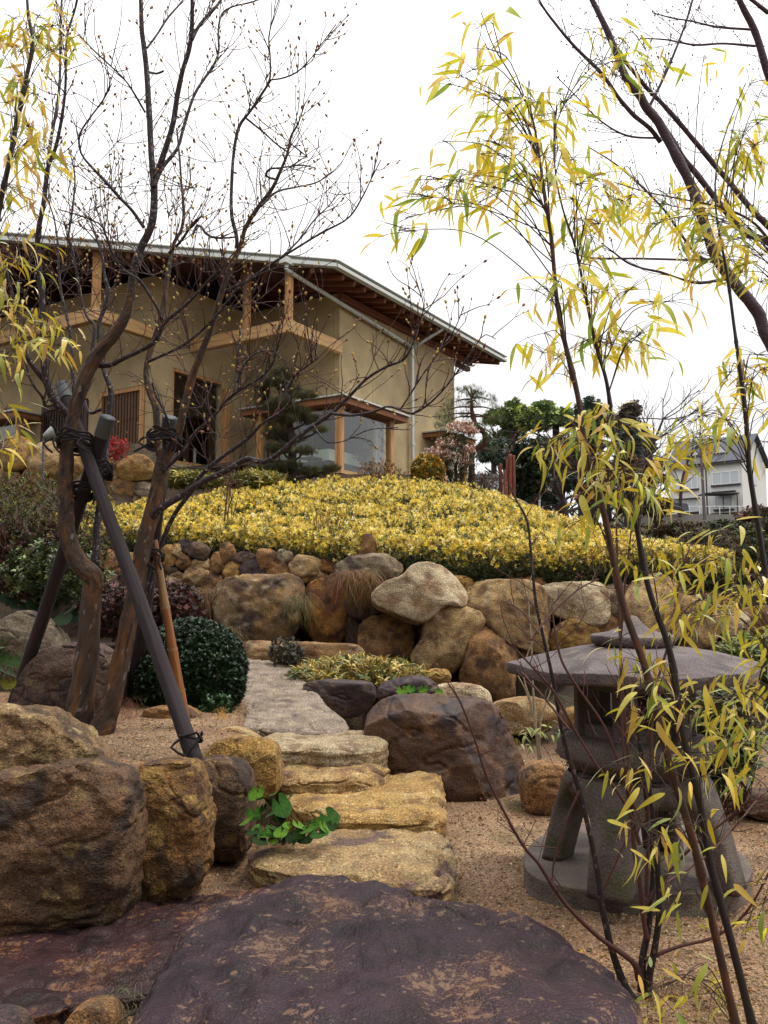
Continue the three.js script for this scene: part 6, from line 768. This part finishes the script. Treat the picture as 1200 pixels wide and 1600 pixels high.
{ // trees of the hill
  const leafBig = sprig(8, 0.6, 0.3, 0.6, 0.3, 2);
  [[800, 665, 118, 44, 36, 0, 'rounded hill tree with yellow green top, nearest the tea house'], [868, 652, 124, 42, 24, 1, 'spreading hill tree with pale green crown and open branches'], [922, 655, 122, 30, 30, 2, 'dark pointed conifer on the hill behind the bamboo culms'], [965, 665, 120, 32, 36, 3, 'dull brown green hill tree right of the dark conifer'], [998, 705, 110, 32, 40, 2, 'dark hill tree at the lower end of the wood'], [850, 712, 112, 46, 30, 2, 'dark mass of tree under the spreading crown'], [905, 712, 108, 46, 34, 3, 'brownish tree in the middle of the hill wood'], [772, 705, 108, 24, 30, 2, 'dark tree seen through the garden pine'], [950, 735, 100, 44, 24, 4, 'rust orange autumn tree below the hill wood'], [1008, 738, 98, 30, 22, 4, 'rust brown tree beside the gable of the distant house'], [880, 755, 70, 44, 26, 5, 'dark green bamboo grove behind the utility lamp post'], [930, 770, 60, 36, 24, 4, 'reddish brown tree behind the golden hedge'], [1030, 795, 85, 22, 20, 4, 'bare brown tree left of the parked red car'], [985, 790, 62, 34, 22, 3, 'olive tree low behind the bamboo leaves'], [835, 782, 45, 36, 24, 5, 'dark green shrubby tree left of the lamp post']].forEach(([x, y, d, rx, ry, k, lab], i) => {
    const pal = [cols('#7f8f44', '#8f9a44', '#4c5c3a', '#5c6c46'), cols('#768a54', '#8c9c5c', '#586a48'), cols('#46544a', '#54644e', '#37443c'), cols('#564e3c', '#665a42', '#443f34'), cols('#6a4426', '#7a5226', '#4a3226', '#5a3a30'), cols('#26382a', '#324632', '#1c2a20')][k];
    const kk = d / 1300, c = at(x, y, d), base = V(c.x, groundH(c.x, d), c.z); seed(2100 + i);
    const t = thing('hill_tree', lab, 'tree', null, base), out = [], tips = []; const h = Math.max(2, c.y - base.y);
    const tr = V(c.x, base.y - 0.3, c.z); part('trunk', limb([tr, V(c.x + rr(-0.3, 0.3), base.y + h * 0.5, c.z), V(c.x, c.y, c.z)], [h * 0.035, h * 0.02], { seg: 7, step: 0.6 }), barkMat('#2a2220'), t);
    for (let b = 0; b < 9; b++) grow(out, tips, V(c.x, base.y + h * rr(0.45, 0.9), c.z), V(rr(-1, 1), rr(0.3, 1), rr(-0.6, 0.6)), Math.min(rx, ry * 1.6) * kk * 0.8, h * 0.012, 2, { spread: 0.7 }); part('branches', merge(out), barkMat('#2a2220'), t);
    const L = []; const nb = k === 2 && i === 2 ? 1 : 11; for (let b = 0; b < nb; b++) { const cc = nb === 1 ? c : c.clone().add(V(rr(-0.75, 0.75) * rx * kk, rr(-0.55, 0.75) * ry * kk, rr(-0.4, 0.4) * rx * kk)); for (const p of blob(nb === 1 ? 1500 : k === 2 ? 150 : 105, cc, nb === 1 ? V(rx * kk * 0.8, ry * kk, rx * kk * 0.6) : V(rx * kk * 0.38, ry * kk * 0.3, rx * kk * 0.38), { clump: 0.5, shell: 0.45 })) L.push([p, [rr(-0.8, 0.8), rr(0, 6), rr(-0.8, 0.8)], rr(0.7, 1.2) * d / 110, vary(pick(pal), 0.22)]); }
    copies('crown', leafBig, farMat, L, t);
  });
}
{ // white house with a steep grey roof
  const d = 95, X = (px) => (px - 600) / 1300 * d, Y = (py) => at(600, py, d).y, z = -d, p0 = V(X(1050), Y(806), z), t = thing('white_house', 'distant white two storey house with steep dark grey roof and two gablets', 'house', null, p0);
  t.rotation.y = -0.75; const W = 8.1, D = 7.5, EH = 5.7, RH = 3.0, wm = std({ color: '#c9c8c6', roughness: 0.9 }), rm = std({ color: '#474a55', roughness: 0.7 }), dk = std({ color: '#3a3538', roughness: 0.8 }), fr = std({ color: '#d8dad8', roughness: 0.5 }), gl = phy({ color: '#aeb4ba', roughness: 0.12 });
  const P = (n, g, m, par = t) => part(n, g, m, par, false);
  const s = new THREE.Shape([[0, 0], [D, 0], [D, EH], [D / 2, EH + RH], [0, EH]].map((q) => new THREE.Vector2(...q))), wg = new THREE.ExtrudeGeometry(s, { depth: W, bevelEnabled: false }); wg.rotateY(Math.PI / 2); P('wall', wg, wm);
  const roofSide = (sg) => { const l = Math.hypot(D / 2 + 0.5, RH + 0.4), g = new RoundedBoxGeometry(W + 1, 0.16, l, 1, 0.02); g.rotateX(sg * Math.atan2(RH + 0.38, D / 2 + 0.5)); g.translate(W / 2, EH + RH / 2 + 0.06, sg > 0 ? -D / 4 + 0.25 : -D * 3 / 4 - 0.25); return g; };
  const roof = P('roof', merge([roofSide(1), roofSide(-1)]), rm);
  for (const x of [2.6, 5.6]) { const g = new THREE.ExtrudeGeometry(new THREE.Shape([[-0.85, 0], [0.85, 0], [0, 1.1]].map((q) => new THREE.Vector2(...q))), { depth: 1.3, bevelEnabled: false }); g.translate(x, EH + 0.95, -1.95); const gb = P('gablet', g, rm, roof); const f = new THREE.ExtrudeGeometry(new THREE.Shape([[-0.6, 0.12], [0.6, 0.12], [0, 0.85]].map((q) => new THREE.Vector2(...q))), { depth: 0.05, bevelEnabled: false }); f.translate(x, EH + 0.95, -0.645); P('gablet_face', f, wm, roof); }
  P('eave_band', slab(-0.5, W + 0.5, EH - 0.42, EH - 0.28, 0.32, 0.46), dk, roof);
  for (const [x, y, w, h, n] of [[0.6, 3.0, 2.6, 1.15, 4], [4.9, 3.2, 2.9, 1.25, 3], [1.0, 0.4, 2.1, 1.2, 2], [5.1, 0.5, 1.9, 1.6, 2]]) { const win = P('window', merge([slab(x, x + w, y, y + h, 0.0, 0.05)]), gl); P('frame', merge([slab(x - 0.06, x + w + 0.06, y + h, y + h + 0.08, 0.0, 0.09), slab(x - 0.06, x + w + 0.06, y - 0.08, y, 0, 0.09), ...Array.from({ length: n + 1 }, (_, i) => slab(x + w * i / n - 0.05, x + w * i / n + 0.05, y, y + h, 0.003, 0.087))]), fr, win); P('sill', slab(x - 0.15, x + w + 0.15, y - 0.3, y - 0.09, 0.003, 0.28), dk, win); }
  P('awning', slab(0.7, 3.4, 1.75, 1.85, 0.003, 0.5), dk); P('awning', slab(4.9, 7.4, 2.25, 2.35, 0.003, 0.5), dk); P('drainpipe', limb([V(4.2, 0, 0.06), V(4.2, 2.5, 0.06), V(4.2, EH - 0.3, 0.06)], [0.06, 0.06], { seg: 7, step: 1 }), dk);
  const gw = slab(W, W + 0.05, 3.2, 4.4, -4.4, -3.0); P('window', gw, gl);
  // neighbours: wall, fence, carport, car, pole
  const wallT = thing('boundary_wall', 'low grey block wall with railing before the distant white house', 'wall', null, V(X(985), Y(812), -88)), k = 88 / 95; part('blocks', slab(X(985) * k, X(1200) * k, Y(840) - 0.5, Y(812), -88.1, -87.9), std({ color: '#7a7672', roughness: 0.9 }), wallT);
  for (let i = 0; i < 13; i++) { const x = lerp(X(1000) * k, X(1190) * k, i / 12); part('rail_post', slab(x - 0.03, x + 0.03, Y(812), Y(812) + 0.9, -88.03, -87.97), fr, wallT); } part('rail', slab(X(1000) * k, X(1190) * k, Y(812) + 0.85, Y(812) + 0.91, -88.02, -87.98), fr, wallT);
  { const c0 = V(X(1052) * k * 1.0, Y(810), -90), c = thing('parked_car', 'small dark car with red rear lights parked before the distant white house', 'car', null, c0); const prof = [[-0.85, 0.25], [-0.85, 0.9], [-0.7, 1.05], [-0.62, 1.5], [-0.3, 1.62], [1.2, 1.6], [1.7, 1.1], [2.6, 0.95], [2.7, 0.3]]; const g = new THREE.ExtrudeGeometry(new THREE.Shape(prof.map((q) => new THREE.Vector2(...q))), { depth: 1.5, bevelEnabled: true, bevelSize: 0.06, bevelThickness: 0.06, bevelSegments: 2 }); g.rotateY(-0.9); const bd = std({ color: '#2a2a2e', roughness: 0.35 }); part('body', g, bd, c, false); for (const [a, b] of [[-0.1, 0.05], [-0.1, 1.55], [1.9, 0.05], [1.9, 1.55]]) { const w = new THREE.CylinderGeometry(0.3, 0.3, 0.18, 16); w.rotateX(Math.PI / 2); w.translate(a, 0.3, b); w.rotateY(-0.9); part('wheel', w, dk, c, false); } for (const b of [0.12, 1.2]) { const l = slab(-0.95, -0.9, 0.75, 1.15, b, b + 0.25); l.rotateY(-0.9); part('tail_light', l, std({ color: '#a01c20', roughness: 0.3 }), c, false); } const w = slab(-0.8, -0.76, 1.1, 1.45, 0.2, 1.3); w.rotateY(-0.9); part('window', w, gl, c, false); }
  { const c0 = V(X(1110) * k, Y(808), -89), c = thing('carport', 'thin flat roofed carport on slim posts before the white house', 'carport', null, c0); part('roof', slab(0, 3.6, 2.0, 2.12, -2, 0.4), dk, c, false); for (const x of [0.15, 1.9, 3.4]) part('post', slab(x - 0.05, x + 0.05, 0, 2.0, 0.1, 0.2), dk, c, false); }
  { const a = V(X(1100) * 0.9, Y(815) * 0.9, -84), c = thing('utility_pole', 'dark utility pole in front of the distant white house', 'pole', null, a), b = at(1094, 676, 84); const lo = at(1101, 812, 84); part('shaft', limb([lo, lo.clone().lerp(b, 0.5), b], [0.17, 0.12], { seg: 9, step: 1 }), std({ color: '#57504f', roughness: 0.8 }), c); part('crossarm', slab(b.x - 0.7, b.x + 0.7, b.y - 0.75, b.y - 0.65, -84.2, -84.05), dk, c); part('crossarm', slab(b.x - 0.5, b.x + 0.5, b.y - 1.6, b.y - 1.5, -84.2, -84.05), dk, c);
    for (const [y0, y1, lab] of [[684, 676, 'topmost overhead wire left of the utility pole'], [692, 690, 'second overhead wire below the topmost one'], [712, 706, 'lowest overhead wire crossing the hill wood']]) { const p = at(1094, y0, 84), q = at(760, y1 - 8, 100); q.x -= 2; single('power_line', limb([p, p.clone().lerp(q, 0.5).add(V(0, -0.5, 0)), q], [0.022, 0.022], { seg: 5, step: 2 }), dk, lab, 'wire', null, p); } }
  { const d2 = 40, lo = at(843, 800, d2), hi = at(843, 727, d2), c = thing('lamp_post', 'slim pale lamp post with white box lamp behind the hedge top', 'lamp post', null, lo); part('post', limb([lo, lo.clone().lerp(hi, 0.5), hi], [0.05, 0.04], { seg: 8, step: 0.5 }), std({ color: '#a8aca8', roughness: 0.5 }), c); const h = at(833, 722, d2); part('lamp_head', box(0.26, 0.2, 0.2, h.x, h.y, h.z, 0.03), fr, c); }
  { const g0 = at(765, 735, 60), c = thing('flat_roofed_building', 'pale low building glimpsed between garden pine and evergreen shrub', 'building', null, V(g0.x, Y(760), -60)); part('wall', slab(g0.x - 2, g0.x + 3.2, g0.y - 4, g0.y - 0.6, -63, -60), std({ color: '#aab2b6', roughness: 0.8 }), c); part('roof', slab(g0.x - 2.2, g0.x + 3.4, g0.y - 0.59, g0.y - 0.3, -63.2, -59.8), std({ color: '#5d666e', roughness: 0.6 }), c); }
  { const q = at(1005, 815, 92), c = thing('yellow_roof_shed', 'small shed with sandy roof left of the distant white house', 'shed', null, V(q.x, q.y, q.z)); part('wall', slab(-2.2, 2.6, -1, 1.0, -3, 0), std({ color: '#8a8680', roughness: 0.9 }), c, false); const r = new THREE.ExtrudeGeometry(new THREE.Shape([[-2.6, 1.003], [3, 1.003], [1.6, 2.0], [-1.4, 2.0]].map((v) => new THREE.Vector2(...v))), { depth: 3.4, bevelEnabled: false }); r.translate(0, 0, -3.2); part('roof', r, std({ color: '#b39a68', roughness: 0.8 }), c, false); }
}
{ // bare tree tops before the distant houses
  const o2 = (lab, x, y, d, h, pts, sd) => { const f = at(x, y, d), b = V(f.x, groundH(f.x, d), f.z), t = thing('bare_tree', lab, 'tree', null, b), out = [], tips = []; seed(sd); const ps = [b.clone().add(V(0, -0.1, 0)), ...pts.map(([a, c, dd]) => at(a, c, dd || d))]; part('trunk', limb(ps, [0.11, 0.07, 0.03], { knob: 0.15, step: 0.12 }), barkMat('#33262a'), t); for (let i = 1; i < ps.length; i++) for (let j = 0; j < 5; j++) grow(out, tips, ps[i], V(rr(-1, 1), rr(0, 1), rr(-0.6, 0.6)), h * rr(0.6, 1), 0.02, 2, { spread: 0.7, up: 0.3 }); part('branches', merge(out), barkMat('#3a2a2c'), t); };
  o2('bare dark tree between hill wood and the distant white house', 975, 790, 26, 1.2, [[985, 770], [1005, 725], [1022, 690], [1036, 655]], 2301);
  o2('bare tree against the roof of the distant white house', 1060, 790, 40, 1.6, [[1065, 760], [1075, 720], [1095, 690]], 2302);
  o2('reddish bare shrub tree above the far end of the golden hedge', 890, 800, 24, 0.9, [[880, 780], [868, 750], [905, 735]], 2303);
}

{ // unseen evergreens added behind and beside the viewpoint to darken camera-facing faces
  const leafBig = sprig(8, 0.5, 0.24, 0.6, 0.3, 2), pal = cols('#33421f', '#27351a', '#42502a');
  [[-11, 3, 8, 3.4, 'tall evergreen added left of the viewpoint to block sky, outside the picture'], [-8, 9, 9, 3.6, 'tall evergreen added behind the viewpoint on the left to block sky, outside the picture'], [-2.5, 10.5, 8.5, 3.4, 'tall evergreen added straight behind the viewpoint to block sky, outside the picture'], [3.5, 10, 8, 3.4, 'tall evergreen added behind the viewpoint on the right to block sky, outside the picture'], [-10, -5.5, 7.5, 2.8, 'tall evergreen added beside the tree bed to block sky, outside the picture']].forEach(([x, z, h, r, lab], i) => {
    const b = V(x, groundH(x, -z), z); seed(3100 + i); const t = thing('added_evergreen', lab, 'tree', null, b), out = [], tips = [];
    part('trunk', limb([b.clone().add(V(0, -0.2, 0)), b.clone().add(V(0.1, h * 0.5, 0)), b.clone().add(V(0, h * 0.9, 0))], [0.2, 0.14, 0.05], { seg: 9, step: 0.3, knob: 0.1 }), barkMat('#3a2c24'), t);
    for (let k = 0; k < 10; k++) grow(out, tips, b.clone().add(V(0, h * rr(0.25, 0.8), 0)), V(rr(-1, 1), rr(0.1, 0.6), rr(-1, 1)), r * 0.7, 0.05, 2, { spread: 0.7 }); part('branches', merge(out), barkMat('#3a2c24'), t);
    const L = []; for (let k = 0; k < 16; k++) { const c = b.clone().add(V(rr(-0.7, 0.7) * r, h * rr(0.22, 0.92), rr(-0.7, 0.7) * r)); for (const p of blob(150, c, V(r * 0.5, r * 0.36, r * 0.5), { clump: 0.4 })) L.push([p, [rr(-0.8, 0.8), rr(0, 6), rr(-0.8, 0.8)], rr(0.7, 1.2), vary(pick(pal), 0.25)]); }
    copies('crown', leafBig, farMat, L, t);
  });
}

renderer.render(scene, camera);
